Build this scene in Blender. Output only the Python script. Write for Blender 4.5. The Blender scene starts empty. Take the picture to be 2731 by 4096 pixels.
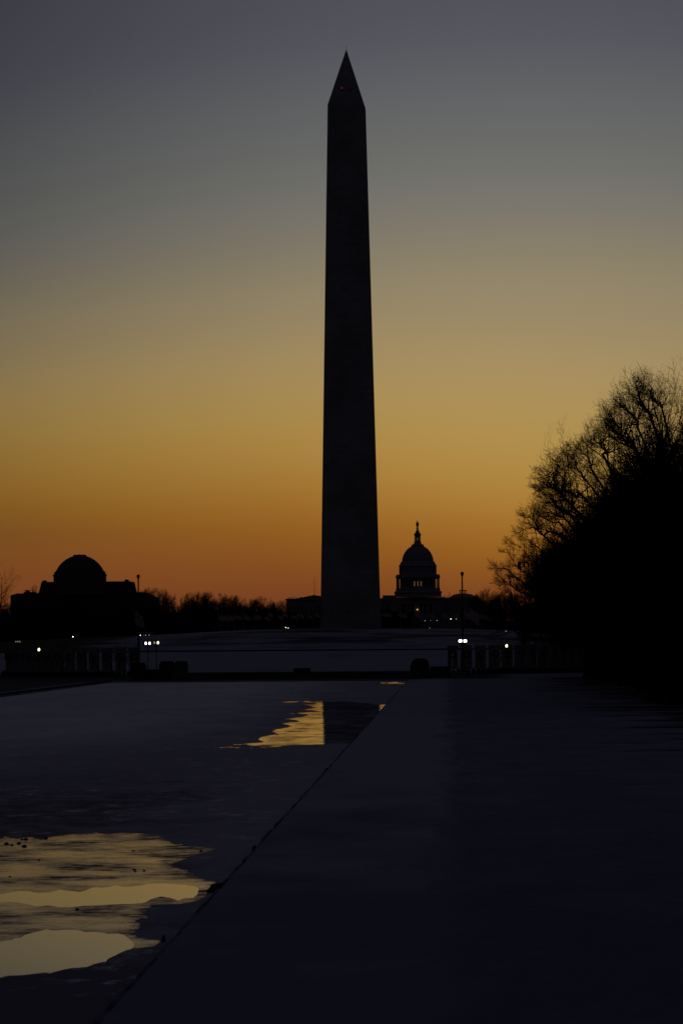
import bpy, bmesh, math, random
import numpy as np
from mathutils import Vector, Matrix
R = math.radians
sc = bpy.context.scene
col = sc.collection

# ------------------------------------------------------------------ camera
FPX, EYE = 15430.0, 6.7
YAW, PITCH, ROLL = math.atan(412 / FPX), math.atan(510 / FPX), -R(0.45)
cam_d = bpy.data.cameras.new('camera')
cam_d.sensor_width = 36; cam_d.sensor_height = 36
cam_d.lens = 36 * FPX / 4096
cam_d.clip_start = 1; cam_d.clip_end = 20000
cam = bpy.data.objects.new('camera', cam_d); col.objects.link(cam)
CM = Matrix.Rotation(YAW, 3, 'Z') @ Matrix.Rotation(math.pi / 2 + PITCH, 3, 'X') @ Matrix.Rotation(ROLL, 3, 'Z')
cam.matrix_world = Matrix.Translation((0, 0, EYE)) @ CM.to_4x4()
sc.camera = cam

def at(px, py, y):
    """point of the place seen at photo pixel px,py and lying y metres east of the camera"""
    d = CM @ Vector((px - 1365.5, 2048 - py, -FPX))
    return Vector((d.x / d.y * y, y, EYE + d.z / d.y * y))

def gnd(px, py, z=0.0):
    d = CM @ Vector((px - 1365.5, 2048 - py, -FPX))
    t = (z - EYE) / d.z
    return Vector((d.x * t, d.y * t, z))

# ------------------------------------------------------------------ sky (dawn, sun still below the horizon, brightest in the east-south-east)
def lin(h):
    c = [int(h[i:i + 2], 16) / 255 for i in (0, 2, 4)]
    return [x / 12.92 if x < .04045 else ((x + .055) / 1.055) ** 2.4 for x in c]

world = bpy.data.worlds.new('World'); sc.world = world
world.use_nodes = True
nt = world.node_tree; N = nt.nodes; L = nt.links
N.clear()
def nd(t, **k):
    n = N.new(t)
    for a, b in k.items(): setattr(n, a, b)
    return n
def m(op, a, b=None, c=None, clamp=False):
    n = N.new('ShaderNodeMath'); n.operation = op; n.use_clamp = clamp
    for i, v in enumerate((a, b, c)):
        if v is None: continue
        if isinstance(v, (int, float)): n.inputs[i].default_value = v
        else: L.new(v, n.inputs[i])
    return n.outputs[0]
tc = nd('ShaderNodeTexCoord'); sep = nd('ShaderNodeSeparateXYZ')
L.new(tc.outputs['Generated'], sep.inputs[0])
elev = m('MULTIPLY', m('ARCSINE', sep.outputs[2]), 57.2958)
azim = m('MULTIPLY', m('ARCTAN2', sep.outputs[0], sep.outputs[1]), 57.2958)
daz = m('SUBTRACT', azim, 1.3)
daz2 = m('MULTIPLY', daz, daz)
upw = m('MULTIPLY', m('SUBTRACT', elev, 2.8), 1 / 3.0, clamp=True)
tilt = m('MULTIPLY', m('MULTIPLY', m('MINIMUM', m('MAXIMUM', m('ADD', azim, 2.3), 0.0), 5.0), .095), m('SUBTRACT', 1.0, upw))   # the glow is highest towards the hidden sun
eshift = m('ADD', m('ADD', elev, m('MULTIPLY', tilt, m('MULTIPLY', elev, 0.9, clamp=True))), m('MULTIPLY', m('MINIMUM', m('MULTIPLY', daz2, .013), 4.0), upw))
ramp = nd('ShaderNodeValToRGB')
stops = [(2560, '6e3a1e'), (2400, '77401f'), (2340, '7b441f'), (2260, '88501d'), (2180, '91581e'), (2090, '9b6423'),
         (2000, 'a4732d'), (1900, 'ac803a'), (1800, 'b08843'), (1700, 'b08d4b'), (1580, 'b09256'), (1450, 'a98f60'),
         (1300, '9f8c66'), (1150, '94876a'), (1000, '8a806a'), (870, '7f786d'), (750, '75746d'), (600, '6c6d6a'),
         (450, '656767'), (300, '5e5f62'), (150, '575860'), (0, '51525a')]
cr = ramp.color_ramp; cr.interpolation = 'EASE' if False else 'LINEAR'
EM = 45.0
ys_ = np.arange(-100, 2660, 10.0); sy = [y for y, h in stops][::-1]
pts = []
for k in range(3): pass
chan = []
for k in range(3):
    v = np.interp(ys_, sy, [int(h[2 * k:2 * k + 2], 16) for y, h in stops][::-1])
    w = np.exp(-.5 * (np.arange(-30, 31) * 10 / 75.0) ** 2); w /= w.sum()
    chan.append(np.convolve(np.pad(v, 30, 'edge'), w, 'valid'))
for y in np.linspace(2560, 0, 26):
    h = ''.join('%02x' % int(round(float(np.interp(y, ys_, c)))) for c in chan)
    pts.append((math.degrees(math.atan((2558 - y) / FPX)), lin(h)))
pts += [(13.0, (.045, .045, .064)), (18.0, (.022, .022, .034)), (28.0, (.0140, .0140, .0225)), (45.0, (.0135, .0135, .0235))]
while len(cr.elements) < len(pts): cr.elements.new(0.5)
for i, (e, c) in enumerate(pts):
    cr.elements[i].position = min(1, e / EM)
for i, (e, c) in enumerate(pts):
    cr.elements[i].color = (c[0], c[1], c[2], 1)
L.new(m('DIVIDE', m('MAXIMUM', eshift, 0.0), EM), ramp.inputs[0])
fall = m('EXPONENT', m('MULTIPLY', daz2, -1 / (11.4 ** 2)))
hlow = m('MULTIPLY', m('SUBTRACT', elev, 0.7), 1 / 0.9, clamp=True)          # near the horizon the glow reaches further round
fall2 = m('EXPONENT', m('MULTIPLY', daz2, -1 / (32.0 ** 2)))
fmix = nd('ShaderNodeMix'); fmix.data_type = 'FLOAT'
L.new(hlow, fmix.inputs[0]); L.new(fall2, fmix.inputs[2]); L.new(fall, fmix.inputs[3])
hi = m('MULTIPLY', m('SUBTRACT', elev, 14.0), 1 / 12.0, clamp=True)           # the upper dome is even all round
fm2 = nd('ShaderNodeMix'); fm2.data_type = 'FLOAT'
L.new(hi, fm2.inputs[0]); L.new(fmix.outputs[0], fm2.inputs[2]); fm2.inputs[3].default_value = 1
glow = nd('ShaderNodeVectorMath', operation='SCALE')
L.new(ramp.outputs[0], glow.inputs[0]); L.new(fm2.outputs[0], glow.inputs['Scale'])
addv = nd('ShaderNodeVectorMath', operation='MAXIMUM')
L.new(glow.outputs[0], addv.inputs[0]); addv.inputs[1].default_value = (.0115, .0117, .0150)
bg = nd('ShaderNodeBackground'); out = nd('ShaderNodeOutputWorld')
L.new(addv.outputs[0], bg.inputs[0]); bg.inputs[1].default_value = 1.0
L.new(bg.outputs[0], out.inputs[0])

sc.view_settings.view_transform = 'Standard'; sc.view_settings.look = 'None'
sc.view_settings.exposure = 0; sc.view_settings.gamma = 1
sc.cycles.max_bounces = 5; sc.cycles.diffuse_bounces = 2; sc.cycles.glossy_bounces = 3

# ------------------------------------------------------------------ helpers
def tag(o, label=None, cat=None, group=None, kind=None):
    if label: o['label'] = label
    if cat: o['category'] = cat
    if group: o['group'] = group
    if kind: o['kind'] = kind
    return o
def empty(name, loc, rz=0):
    o = bpy.data.objects.new(name, None); col.objects.link(o)
    o.location = loc; o.rotation_euler = (0, 0, rz); o.empty_display_size = .5
    return o
class MB:
    def __init__(s): s.v = []; s.f = []; s.mi = []
    def add(s, vs, fs, k=0):
        n = len(s.v); s.v += [tuple(p) for p in vs]
        s.f += [tuple(i + n for i in f) for f in fs]; s.mi += [k] * len(fs)
        return s
    def box(s, x0, x1, y0, y1, z0, z1, k=0, top=0.0):
        a = top
        vs = [(x0, y0, z0), (x1, y0, z0), (x1, y1, z0), (x0, y1, z0), (x0 + a, y0 + a, z1), (x1 - a, y0 + a, z1), (x1 - a, y1 - a, z1), (x0 + a, y1 - a, z1)]
        return s.add(vs, [(3, 2, 1, 0), (4, 5, 6, 7), (0, 1, 5, 4), (1, 2, 6, 5), (2, 3, 7, 6), (3, 0, 4, 7)], k)
    def lathe(s, prof, n=32, cx=0, cy=0, k=0):
        vs = []; fs = []
        for r, z in prof:
            for i in range(n):
                a = 2 * math.pi * i / n
                vs.append((cx + r * math.cos(a), cy + r * math.sin(a), z))
        for j in range(len(prof) - 1):
            for i in range(n):
                i2 = (i + 1) % n
                fs.append((j * n + i, j * n + i2, (j + 1) * n + i2, (j + 1) * n + i))
        fs.append(tuple(reversed(range(n)))); fs.append(tuple(range((len(prof) - 1) * n, len(prof) * n)))
        return s.add(vs, fs, k)
    def tube(s, p, rr, n=6, k=0):
        p = [Vector(q) for q in p]
        if isinstance(rr, (int, float)): rr = [rr] * len(p)
        vs = []; fs = []
        for i, q in enumerate(p):
            d = (p[min(i + 1, len(p) - 1)] - p[max(i - 1, 0)]).normalized()
            u = d.cross(Vector((0.31, 0.9, 0.27))).normalized(); w = d.cross(u)
            for j in range(n):
                a = 2 * math.pi * j / n
                vs.append(q + u * (rr[i] * math.cos(a)) + w * (rr[i] * math.sin(a)))
        for i in range(len(p) - 1):
            for j in range(n):
                j2 = (j + 1) % n
                fs.append((i * n + j, i * n + j2, (i + 1) * n + j2, (i + 1) * n + j))
        if n > 3:
            fs.append(tuple(reversed(range(n)))); fs.append(tuple(range((len(p) - 1) * n, len(p) * n)))
        return s.add(vs, fs, k)
    def prism(s, poly, y0, y1, k=0):      # poly in (x,z)
        n = len(poly)
        vs = [(x, y0, z) for x, z in poly] + [(x, y1, z) for x, z in poly]
        fs = [tuple(range(n)), tuple(reversed(range(n, 2 * n)))] + [(i, i + n, (i + 1) % n + n, (i + 1) % n) for i in range(n)]
        return s.add(vs, fs, k)
    def sphere(s, c, r, n=12, sz=1.0, k=0):
        prof = [(max(.001, r * math.sin(math.pi * i / n)), c[2] - sz * r * math.cos(math.pi * i / n)) for i in range(n + 1)]
        return s.lathe(prof, n, c[0], c[1], k)
    def mesh(s, name, mats, smooth=False):
        me = bpy.data.meshes.new(name); me.from_pydata(s.v, [], s.f)
        for mt in (mats if isinstance(mats, (list, tuple)) else [mats]): me.materials.append(mt)
        me.polygons.foreach_set('material_index', s.mi)
        if smooth: me.polygons.foreach_set('use_smooth', [True] * len(me.polygons))
        me.update(); return me
    def build(s, name, mats, parent=None, smooth=False, fix=True):
        me = s.mesh(name, mats, smooth)
        if fix and len(me.polygons) < 20000:
            bm = bmesh.new(); bm.from_mesh(me); bmesh.ops.recalc_face_normals(bm, faces=bm.faces); bm.to_mesh(me); bm.free()
        o = bpy.data.objects.new(name, me); col.objects.link(o)
        if parent: o.parent = parent
        return o

def mat(name, base, rough=.8, var=.25, scale=3.0, bump=0.0, bscale=20.0, spec=0.0, stretch=(1, 1, 1), metal=0.0):
    mt = bpy.data.materials.new(name); mt.use_nodes = True
    t = mt.node_tree; b = t.nodes['Principled BSDF']
    b.inputs['Roughness'].default_value = rough; b.inputs['Specular IOR Level'].default_value = spec
    b.inputs['Metallic'].default_value = metal
    if spec == 0: b.inputs['IOR'].default_value = 1.0
    g = t.nodes.new('ShaderNodeNewGeometry'); mp = t.nodes.new('ShaderNodeMapping'); mp.inputs['Scale'].default_value = stretch
    t.links.new(g.outputs['Position'], mp.inputs[0])
    n = t.nodes.new('ShaderNodeTexNoise'); n.inputs['Scale'].default_value = scale; n.inputs['Detail'].default_value = 6
    t.links.new(mp.outputs[0], n.inputs['Vector'])
    r = t.nodes.new('ShaderNodeValToRGB')
    r.color_ramp.elements[0].position = .3; r.color_ramp.elements[1].position = .7
    r.color_ramp.elements[0].color = tuple(c * (1 - var) for c in base) + (1,)
    r.color_ramp.elements[1].color = tuple(min(1, c * (1 + var)) for c in base) + (1,)
    t.links.new(n.outputs[0], r.inputs[0]); t.links.new(r.outputs[0], b.inputs['Base Color'])
    if bump:
        n2 = t.nodes.new('ShaderNodeTexNoise'); n2.inputs['Scale'].default_value = bscale; n2.inputs['Detail'].default_value = 5
        t.links.new(mp.outputs[0], n2.inputs['Vector'])
        bp = t.nodes.new('ShaderNodeBump'); bp.inputs['Strength'].default_value = bump; bp.inputs['Distance'].default_value = .1
        t.links.new(n2.outputs[0], bp.inputs['Height']); t.links.new(bp.outputs[0], b.inputs['Normal'])
    return mt
def emis(name, c, s):
    mt = bpy.data.materials.new(name); mt.use_nodes = True
    b = mt.node_tree.nodes['Principled BSDF']; b.inputs['Base Color'].default_value = (.8, .8, .8, 1)
    b.inputs['Emission Color'].default_value = tuple(c) + (1,); b.inputs['Emission Strength'].default_value = s
    return mt

def brick_mat(name, base, bw, bh, mort=.03):
    """masonry courses; the two wall directions share one running coordinate x+y"""
    mt = mat(name, base, .85, .22, .12, .2, 2)
    t = mt.node_tree; b = t.nodes['Principled BSDF']; r = [n for n in t.nodes if n.type == 'VALTORGB'][0]
    g = [n for n in t.nodes if n.type == 'NEW_GEOMETRY'][0]
    s = t.nodes.new('ShaderNodeSeparateXYZ'); c = t.nodes.new('ShaderNodeCombineXYZ'); a = t.nodes.new('ShaderNodeMath')
    t.links.new(g.outputs['Position'], s.inputs[0]); t.links.new(s.outputs[0], a.inputs[0]); t.links.new(s.outputs[1], a.inputs[1])
    t.links.new(a.outputs[0], c.inputs[0]); t.links.new(s.outputs[2], c.inputs[1])
    k = t.nodes.new('ShaderNodeTexBrick'); k.inputs['Scale'].default_value = 1; k.inputs['Brick Width'].default_value = bw
    k.inputs['Row Height'].default_value = bh; k.inputs['Mortar Size'].default_value = mort
    k.inputs['Color1'].default_value = (.88, .88, .88, 1); k.inputs['Color2'].default_value = (1.08, 1.06, 1.04, 1); k.inputs['Mortar'].default_value = (.70, .70, .70, 1)
    t.links.new(c.outputs[0], k.inputs['Vector'])
    x = t.nodes.new('ShaderNodeMix'); x.data_type = 'RGBA'; x.blend_type = 'MULTIPLY'; x.inputs[0].default_value = 1
    t.links.new(r.outputs[0], x.inputs[6]); t.links.new(k.outputs[0], x.inputs[7]); t.links.new(x.outputs[2], b.inputs['Base Color'])
    return mt

M = {}
M['marble'] = brick_mat('marble', (.34, .33, .31), 2.4, .61)
M['stone'] = mat('pale_stone', (.22, .22, .21), .85, .2, .15)
M['dome'] = mat('painted_iron', (.27, .27, .26), .7, .1, .2)
M['granite'] = mat('granite', (.085, .083, .08), .8, .3, 1.5, .3, 8)
M['granite2'] = mat('light_granite', (.20, .20, .19), .8, .25, 1.0, .3, 8)
M['kerb'] = mat('kerb_stone', (.10, .10, .09), .9, .25, 1.0)
M['edge'] = mat('snowy_kerb', (.10, .10, .105), .9, .25, 1.0)
M['dark_stone'] = mat('dark_granite', (.04, .04, .042), .8, .3, 1.0)
M['bark'] = mat('bark', (.022, .018, .015), .95, .35, 2.0)
M['twig'] = mat('twig', (.020, .016, .013), .95, .3, .5)
M['shrub'] = mat('evergreen', (.012, .016, .010), .95, .4, .3)
M['metal'] = mat('dark_metal', (.03, .03, .032), .5, .2, 2.0, metal=.3)
M['polew'] = mat('pale_pole', (.25, .25, .26), .4, .15, 2.0, metal=.3)
M['roof'] = mat('dark_roof', (.05, .05, .05), .8, .2, .3)
M['asphalt'] = mat('asphalt', (.03, .03, .032), .8, .3, 1.0)
M['glass'] = mat('window_glass', (.015, .016, .02), .2, .1, 1.0, spec=.5)
M['wreath'] = mat('bronze', (.03, .028, .02), .6, .3, 5.0, metal=.4)
M['blue'] = mat('blue_banner', (.02, .03, .10), .8, .2, .4)
M['lamp'] = emis('lamp_glow_warm', (1, .80, .46), 4.0)
M['lampw'] = emis('lamp_glow_white', (1, .92, .80), 4.5)
M['lampdim'] = emis('lamp_glow_dim', (1, .85, .6), .16)
M['head'] = emis('headlight_glow', (1, .90, .70), 5.0)
M['spot'] = emis('small_light_glow', (.9, .9, .95), 1.2)
M['amber'] = emis('amber_window_glow', (1, .60, .24), .16)  # painted glow; on the drum it stands for dawn sky behind
M['arch'] = emis('lit_arch_glow', (.8, .85, .45), .030)
M['porch'] = emis('porch_glow', (1, .62, .2), .9)
M['red'] = emis('red_beacon_glow', (1, .03, .06), .45)
M['car'] = mat('car_paint', (.03, .03, .035), .3, .1, 1.0, spec=.5)

def flag_material():
    mt = bpy.data.materials.new('striped_flag_cloth'); mt.use_nodes = True
    t = mt.node_tree; b = t.nodes['Principled BSDF']; b.inputs['Roughness'].default_value = .9
    uv = t.nodes.new('ShaderNodeUVMap'); s = t.nodes.new('ShaderNodeSeparateXYZ'); t.links.new(uv.outputs[0], s.inputs[0])
    def mm(op, a, bb):
        n = t.nodes.new('ShaderNodeMath'); n.operation = op
        for i, v in enumerate((a, bb)):
            if isinstance(v, (int, float)): n.inputs[i].default_value = v
            else: t.links.new(v, n.inputs[i])
        return n.outputs[0]
    st = mm('GREATER_THAN', mm('MODULO', mm('MULTIPLY', s.outputs[1], 13.0), 2.0), 1.0)
    a = t.nodes.new('ShaderNodeMix'); a.data_type = 'RGBA'; t.links.new(st, a.inputs[0])
    a.inputs[6].default_value = (.30, .02, .03, 1); a.inputs[7].default_value = (.62, .60, .58, 1)
    can = mm('MULTIPLY', mm('LESS_THAN', s.outputs[0], .4), mm('GREATER_THAN', s.outputs[1], 6 / 13))
    sv = t.nodes.new('ShaderNodeTexVoronoi'); sv.inputs['Scale'].default_value = 22; sv.inputs['Randomness'].default_value = 0
    t.links.new(uv.outputs[0], sv.inputs['Vector'])
    star = mm('LESS_THAN', sv.outputs['Distance'], .25)
    cc = t.nodes.new('ShaderNodeMix'); cc.data_type = 'RGBA'; t.links.new(star, cc.inputs[0])
    cc.inputs[6].default_value = (.015, .02, .08, 1); cc.inputs[7].default_value = (.6, .6, .6, 1)
    f = t.nodes.new('ShaderNodeMix'); f.data_type = 'RGBA'; t.links.new(can, f.inputs[0])
    t.links.new(a.outputs[2], f.inputs[6]); t.links.new(cc.outputs[2], f.inputs[7]); t.links.new(f.outputs[2], b.inputs['Base Color'])
    tl = t.nodes.new('ShaderNodeBsdfTranslucent'); t.links.new(f.outputs[2], tl.inputs[0])
    ms = t.nodes.new('ShaderNodeMixShader'); ms.inputs[0].default_value = .45
    t.links.new(b.outputs[0], ms.inputs[1]); t.links.new(tl.outputs[0], ms.inputs[2]); t.links.new(ms.outputs[0], t.nodes['Material Output'].inputs[0])
    return mt
M['flag'] = flag_material()

# snow, ice and melt-water ------------------------------------------------
def ground_mat(name, kind):
    mt = bpy.data.materials.new(name); mt.use_nodes = True
    t = mt.node_tree; b = t.nodes['Principled BSDF']
    g = t.nodes.new('ShaderNodeNewGeometry')
    def noise(scale, stretch, detail=6, rough=.55):
        mp = t.nodes.new('ShaderNodeMapping'); mp.inputs['Scale'].default_value = stretch; t.links.new(g.outputs['Position'], mp.inputs[0])
        n = t.nodes.new('ShaderNodeTexNoise'); n.inputs['Scale'].default_value = scale; n.inputs['Detail'].default_value = detail
        n.inputs['Roughness'].default_value = rough; t.links.new(mp.outputs[0], n.inputs['Vector']); return n.outputs[0]
    def mp_(v, a, c, d=0.0, e=1.0):
        n = t.nodes.new('ShaderNodeMapRange'); n.inputs[1].default_value = a; n.inputs[2].default_value = c
        n.inputs[3].default_value = d; n.inputs[4].default_value = e; t.links.new(v, n.inputs[0]); return n.outputs[0]
    def mm(op, a, bb):
        n = t.nodes.new('ShaderNodeMath'); n.operation = op
        for i, v in enumerate((a, bb)):
            if isinstance(v, (int, float)): n.inputs[i].default_value = v
            else: t.links.new(v, n.inputs[i])
        return n.outputs[0]
    def mix(f, a, bb):
        n = t.nodes.new('ShaderNodeMix'); n.data_type = 'RGBA'; t.links.new(f, n.inputs[0])
        for i, v in ((6, a), (7, bb)):
            if isinstance(v, tuple): n.inputs[i].default_value = v + (1,)
            else: t.links.new(v, n.inputs[i])
        return n.outputs[2]
    sp = t.nodes.new('ShaderNodeSeparateXYZ'); t.links.new(g.outputs['Position'], sp.inputs[0])
    if kind == 'land':
        c = mix(mp_(noise(.25, (1, .35, 1), 9, .66), .36, .62), (.245, .25, .31), (.345, .35, .42))
        c = mix(mm('MULTIPLY', mp_(noise(3.0, (1, .5, 1), 9, .8), .40, .60), .45), c, (.15, .152, .21))
        # trodden walk beside the pool
        walk = mm('MULTIPLY', mp_(mm('ADD', sp.outputs[0], mp_(noise(.5, (1, .12, 1), 7, .7), .25, .75, -1.3, 1.3)), .7, -.6), mp_(sp.outputs[1], 640, 600))
        c = mix(mm('MULTIPLY', walk, .8), c, (.50, .505, .59))
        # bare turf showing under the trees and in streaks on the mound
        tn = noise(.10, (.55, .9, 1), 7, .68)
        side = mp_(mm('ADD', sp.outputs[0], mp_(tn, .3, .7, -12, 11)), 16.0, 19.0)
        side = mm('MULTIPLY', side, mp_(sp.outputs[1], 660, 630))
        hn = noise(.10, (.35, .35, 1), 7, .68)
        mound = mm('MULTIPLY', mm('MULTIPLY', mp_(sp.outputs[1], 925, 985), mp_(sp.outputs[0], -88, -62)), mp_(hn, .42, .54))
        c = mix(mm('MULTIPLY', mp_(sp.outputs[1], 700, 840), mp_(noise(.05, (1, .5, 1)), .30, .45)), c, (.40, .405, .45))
        dimmed = mp_(mm('ADD', sp.outputs[1], mp_(noise(.12, (1, .5, 1), 6, .65), .3, .7, -50, 50)), 190, 85)  # vignette darkening painted into the snow colour, stronger towards the camera
        c = mix(mm('MULTIPLY', dimmed, .68), c, (.12, .122, .185))
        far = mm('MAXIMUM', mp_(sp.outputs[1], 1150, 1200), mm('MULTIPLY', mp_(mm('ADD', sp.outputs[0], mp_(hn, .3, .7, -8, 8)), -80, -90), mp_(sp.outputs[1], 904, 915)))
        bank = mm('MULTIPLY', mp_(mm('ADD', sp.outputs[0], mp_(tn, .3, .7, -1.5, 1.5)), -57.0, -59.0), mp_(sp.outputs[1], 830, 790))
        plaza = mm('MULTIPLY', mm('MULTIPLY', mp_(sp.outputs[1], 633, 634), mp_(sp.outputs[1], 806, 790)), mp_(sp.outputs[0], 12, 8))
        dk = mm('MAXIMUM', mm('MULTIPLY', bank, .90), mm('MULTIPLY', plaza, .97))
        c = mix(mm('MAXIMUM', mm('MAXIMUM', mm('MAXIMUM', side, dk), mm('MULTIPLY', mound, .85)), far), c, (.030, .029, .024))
        t.links.new(c, b.inputs['Base Color']); b.inputs['Roughness'].default_value = .9; b.inputs['Specular IOR Level'].default_value = .1
        h = mm('ADD', mm('MULTIPLY', noise(.5, (1, .5, 1)), 1.0), mm('MULTIPLY', noise(5, (1, .6, 1)), .22))
        bp = t.nodes.new('ShaderNodeBump'); bp.inputs['Strength'].default_value = .7; bp.inputs['Distance'].default_value = .45
        t.links.new(h, bp.inputs['Height']); t.links.new(bp.outputs[0], b.inputs['Normal'])
    elif kind == 'ice':
        n1 = noise(.022, (1, .45, 1), 5, .5); n2 = noise(.9, (1, .35, 1), 8, .70); n3 = noise(.16, (1, .4, 1), 7, .65); n5 = noise(.10, (1, .22, 1), 8, .72)
        c = mix(mp_(n1, .38, .62), (.385, .39, .47), (.455, .46, .54))
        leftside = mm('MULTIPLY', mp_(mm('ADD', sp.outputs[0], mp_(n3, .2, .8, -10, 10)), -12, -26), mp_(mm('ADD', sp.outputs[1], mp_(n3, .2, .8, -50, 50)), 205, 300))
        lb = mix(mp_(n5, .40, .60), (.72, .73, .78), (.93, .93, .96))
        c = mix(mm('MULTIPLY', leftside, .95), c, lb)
        dimmed = mp_(mm('ADD', sp.outputs[1], mp_(n3, .3, .7, -25, 25)), 110, 78)  # ice colour also carries painted vignette shade at its near end
        c = mix(mm('MULTIPLY', dimmed, .9), c, (.11, .115, .155))
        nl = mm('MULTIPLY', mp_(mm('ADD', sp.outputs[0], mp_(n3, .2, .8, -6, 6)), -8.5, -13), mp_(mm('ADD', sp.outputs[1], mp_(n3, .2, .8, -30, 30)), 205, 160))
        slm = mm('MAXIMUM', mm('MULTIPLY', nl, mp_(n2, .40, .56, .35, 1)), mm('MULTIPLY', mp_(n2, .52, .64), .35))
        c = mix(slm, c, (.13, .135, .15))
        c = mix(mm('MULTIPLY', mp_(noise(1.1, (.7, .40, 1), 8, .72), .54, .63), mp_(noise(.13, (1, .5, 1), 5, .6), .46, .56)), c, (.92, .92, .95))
        t.links.new(c, b.inputs['Base Color'])
        b.inputs['Roughness'].default_value = .75; b.inputs['Specular IOR Level'].default_value = .12
        # refrozen glints
        gl = mm('MULTIPLY', mm('ADD', mm('MULTIPLY', leftside, .9), mm('MULTIPLY', mp_(noise(.8, (1, .5, 1), 7, .7), .61, .68), mp_(noise(.05, (1, .4, 1), 3), .46, .56))), .16)
        gg = t.nodes.new('ShaderNodeBsdfGlossy'); gg.inputs['Roughness'].default_value = .30; gg.inputs['Color'].default_value = (.30, .40, .62, 1)
        ms = t.nodes.new('ShaderNodeMixShader'); t.links.new(gl, ms.inputs[0]); t.links.new(b.outputs[0], ms.inputs[1]); t.links.new(gg.outputs[0], ms.inputs[2])
        t.links.new(ms.outputs[0], t.nodes['Material Output'].inputs[0])
        h = mm('ADD', noise(.6, (1, .4, 1)), mm('MULTIPLY', noise(4, (1, .4, 1)), .3))
        bp = t.nodes.new('ShaderNodeBump'); bp.inputs['Strength'].default_value = .35; bp.inputs['Distance'].default_value = .12
        t.links.new(h, bp.inputs['Height']); t.links.new(bp.outputs[0], b.inputs['Normal'])
    elif kind in ('wet', 'wetfar'):      # shallow melt over ice streaked with slush, clear water where the 'clear' attribute says so
        far = kind == 'wetfar'
        st = (1, .10, 1) if far else (1, .8, 1)
        n2 = noise(1.6, (.25, .10, 1) if far else st, 7, .62); n3 = noise(.30, st, 6, .6); n4 = noise(8.0, st, 6, .7); n6 = noise(.9, st, 8, .6)
        def attr(nm):
            a = t.nodes.new('ShaderNodeAttribute'); a.attribute_name = nm; return a.outputs['Fac']
        wet = mp_(mm('ADD', attr('wet'), mp_(n6, .25, .75, -9 if not far else -7, 9 if not far else 7)), 0, 7 if not far else 2.5)
        cl = mp_(mm('ADD', attr('clear'), mp_(n6, .25, .75, -4, 4)), 0, 2.0)
        b.inputs['Base Color'].default_value = (.02, .02, .022, 1); b.inputs['IOR'].default_value = 1.31 if far else 1.12
        ncl = mm('SUBTRACT', 1.0, cl)
        t.links.new(mm('ADD', mm('MULTIPLY', ncl, mp_(n3, .35, .65, .01, .03) if far else mp_(n3, .35, .65, .07, .20)), .012), b.inputs['Roughness'])
        if far: f = mm('ADD', mm('MULTIPLY', mp_(n2, .50, .62), .6), mm('MULTIPLY', mp_(n3, .42, .62), .45))
        else:
            f = mm('MAXIMUM', mm('MULTIPLY', mp_(n3, .44, .62), mp_(n2, .38, .58)), mm('MULTIPLY', mp_(n2, .54, .70), .55))
            f = mm('ADD', mm('MULTIPLY', f, .85), mp_(n4, .30, .75, .06, .40))
        rim = mp_(mm('ADD', attr('wet'), mp_(n3, .3, .7, -14, 14)), 44, 2) if not far else mp_(attr('wet'), 5, 0)
        f = mm('MINIMUM', mm('MULTIPLY', mm('ADD', f, mm('MULTIPLY', rim, mp_(n2, .35, .6, .1, .7))), ncl), .94)
        d = t.nodes.new('ShaderNodeBsdfDiffuse')
        t.links.new(mix(mp_(n3, .47, .60), (.50, .51, .60), (.12, .13, .16)), d.inputs[0])
        ms = t.nodes.new('ShaderNodeMixShader'); t.links.new(f, ms.inputs[0]); t.links.new(b.outputs[0], ms.inputs[1]); t.links.new(d.outputs[0], ms.inputs[2])
        tr = t.nodes.new('ShaderNodeBsdfTransparent'); m2 = t.nodes.new('ShaderNodeMixShader')
        t.links.new(wet, m2.inputs[0]); t.links.new(tr.outputs[0], m2.inputs[1]); t.links.new(ms.outputs[0], m2.inputs[2])
        t.links.new(m2.outputs[0], t.nodes['Material Output'].inputs[0])
        bp = t.nodes.new('ShaderNodeBump'); bp.inputs['Distance'].default_value = .16 if far else .02
        t.links.new(mm('MULTIPLY', ncl, 1.0 if far else .10), bp.inputs['Strength'])
        if far:      # long low ripples running across the view
            cmb = t.nodes.new('ShaderNodeCombineXYZ'); cmb.inputs[2].default_value = 1
            t.links.new(mp_(noise(2.2, (.02, 1, 1), 4, .6), .30, .70, -.026, .006), cmb.inputs[1]); t.links.new(cmb.outputs[0], b.inputs['Normal'])
        else:
            t.links.new(n2, bp.inputs['Height']); t.links.new(bp.outputs[0], b.inputs['Normal'])
    return mt
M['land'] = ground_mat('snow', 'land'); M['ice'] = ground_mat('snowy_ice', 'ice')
M['wet'] = ground_mat('wet_ice', 'wet'); M['wetfar'] = ground_mat('wet_ice_far', 'wetfar')

def snow_over(mt):
    t = mt.node_tree; b = t.nodes['Principled BSDF']; src = b.inputs['Base Color'].links[0].from_socket
    g = [n for n in t.nodes if n.type == 'NEW_GEOMETRY'][0]
    n = t.nodes.new('ShaderNodeTexNoise'); n.inputs['Scale'].default_value = .22; n.inputs['Detail'].default_value = 9; n.inputs['Roughness'].default_value = .7
    t.links.new(g.outputs['Position'], n.inputs['Vector'])
    r = t.nodes.new('ShaderNodeMapRange'); r.inputs[1].default_value = .44; r.inputs[2].default_value = .58; t.links.new(n.outputs[0], r.inputs[0])
    x = t.nodes.new('ShaderNodeMix'); x.data_type = 'RGBA'; t.links.new(r.outputs[0], x.inputs[0]); t.links.new(src, x.inputs[6]); x.inputs[7].default_value = (.24, .245, .27, 1)
    t.links.new(x.outputs[2], b.inputs['Base Color'])
snow_over(M['edge'])
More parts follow.
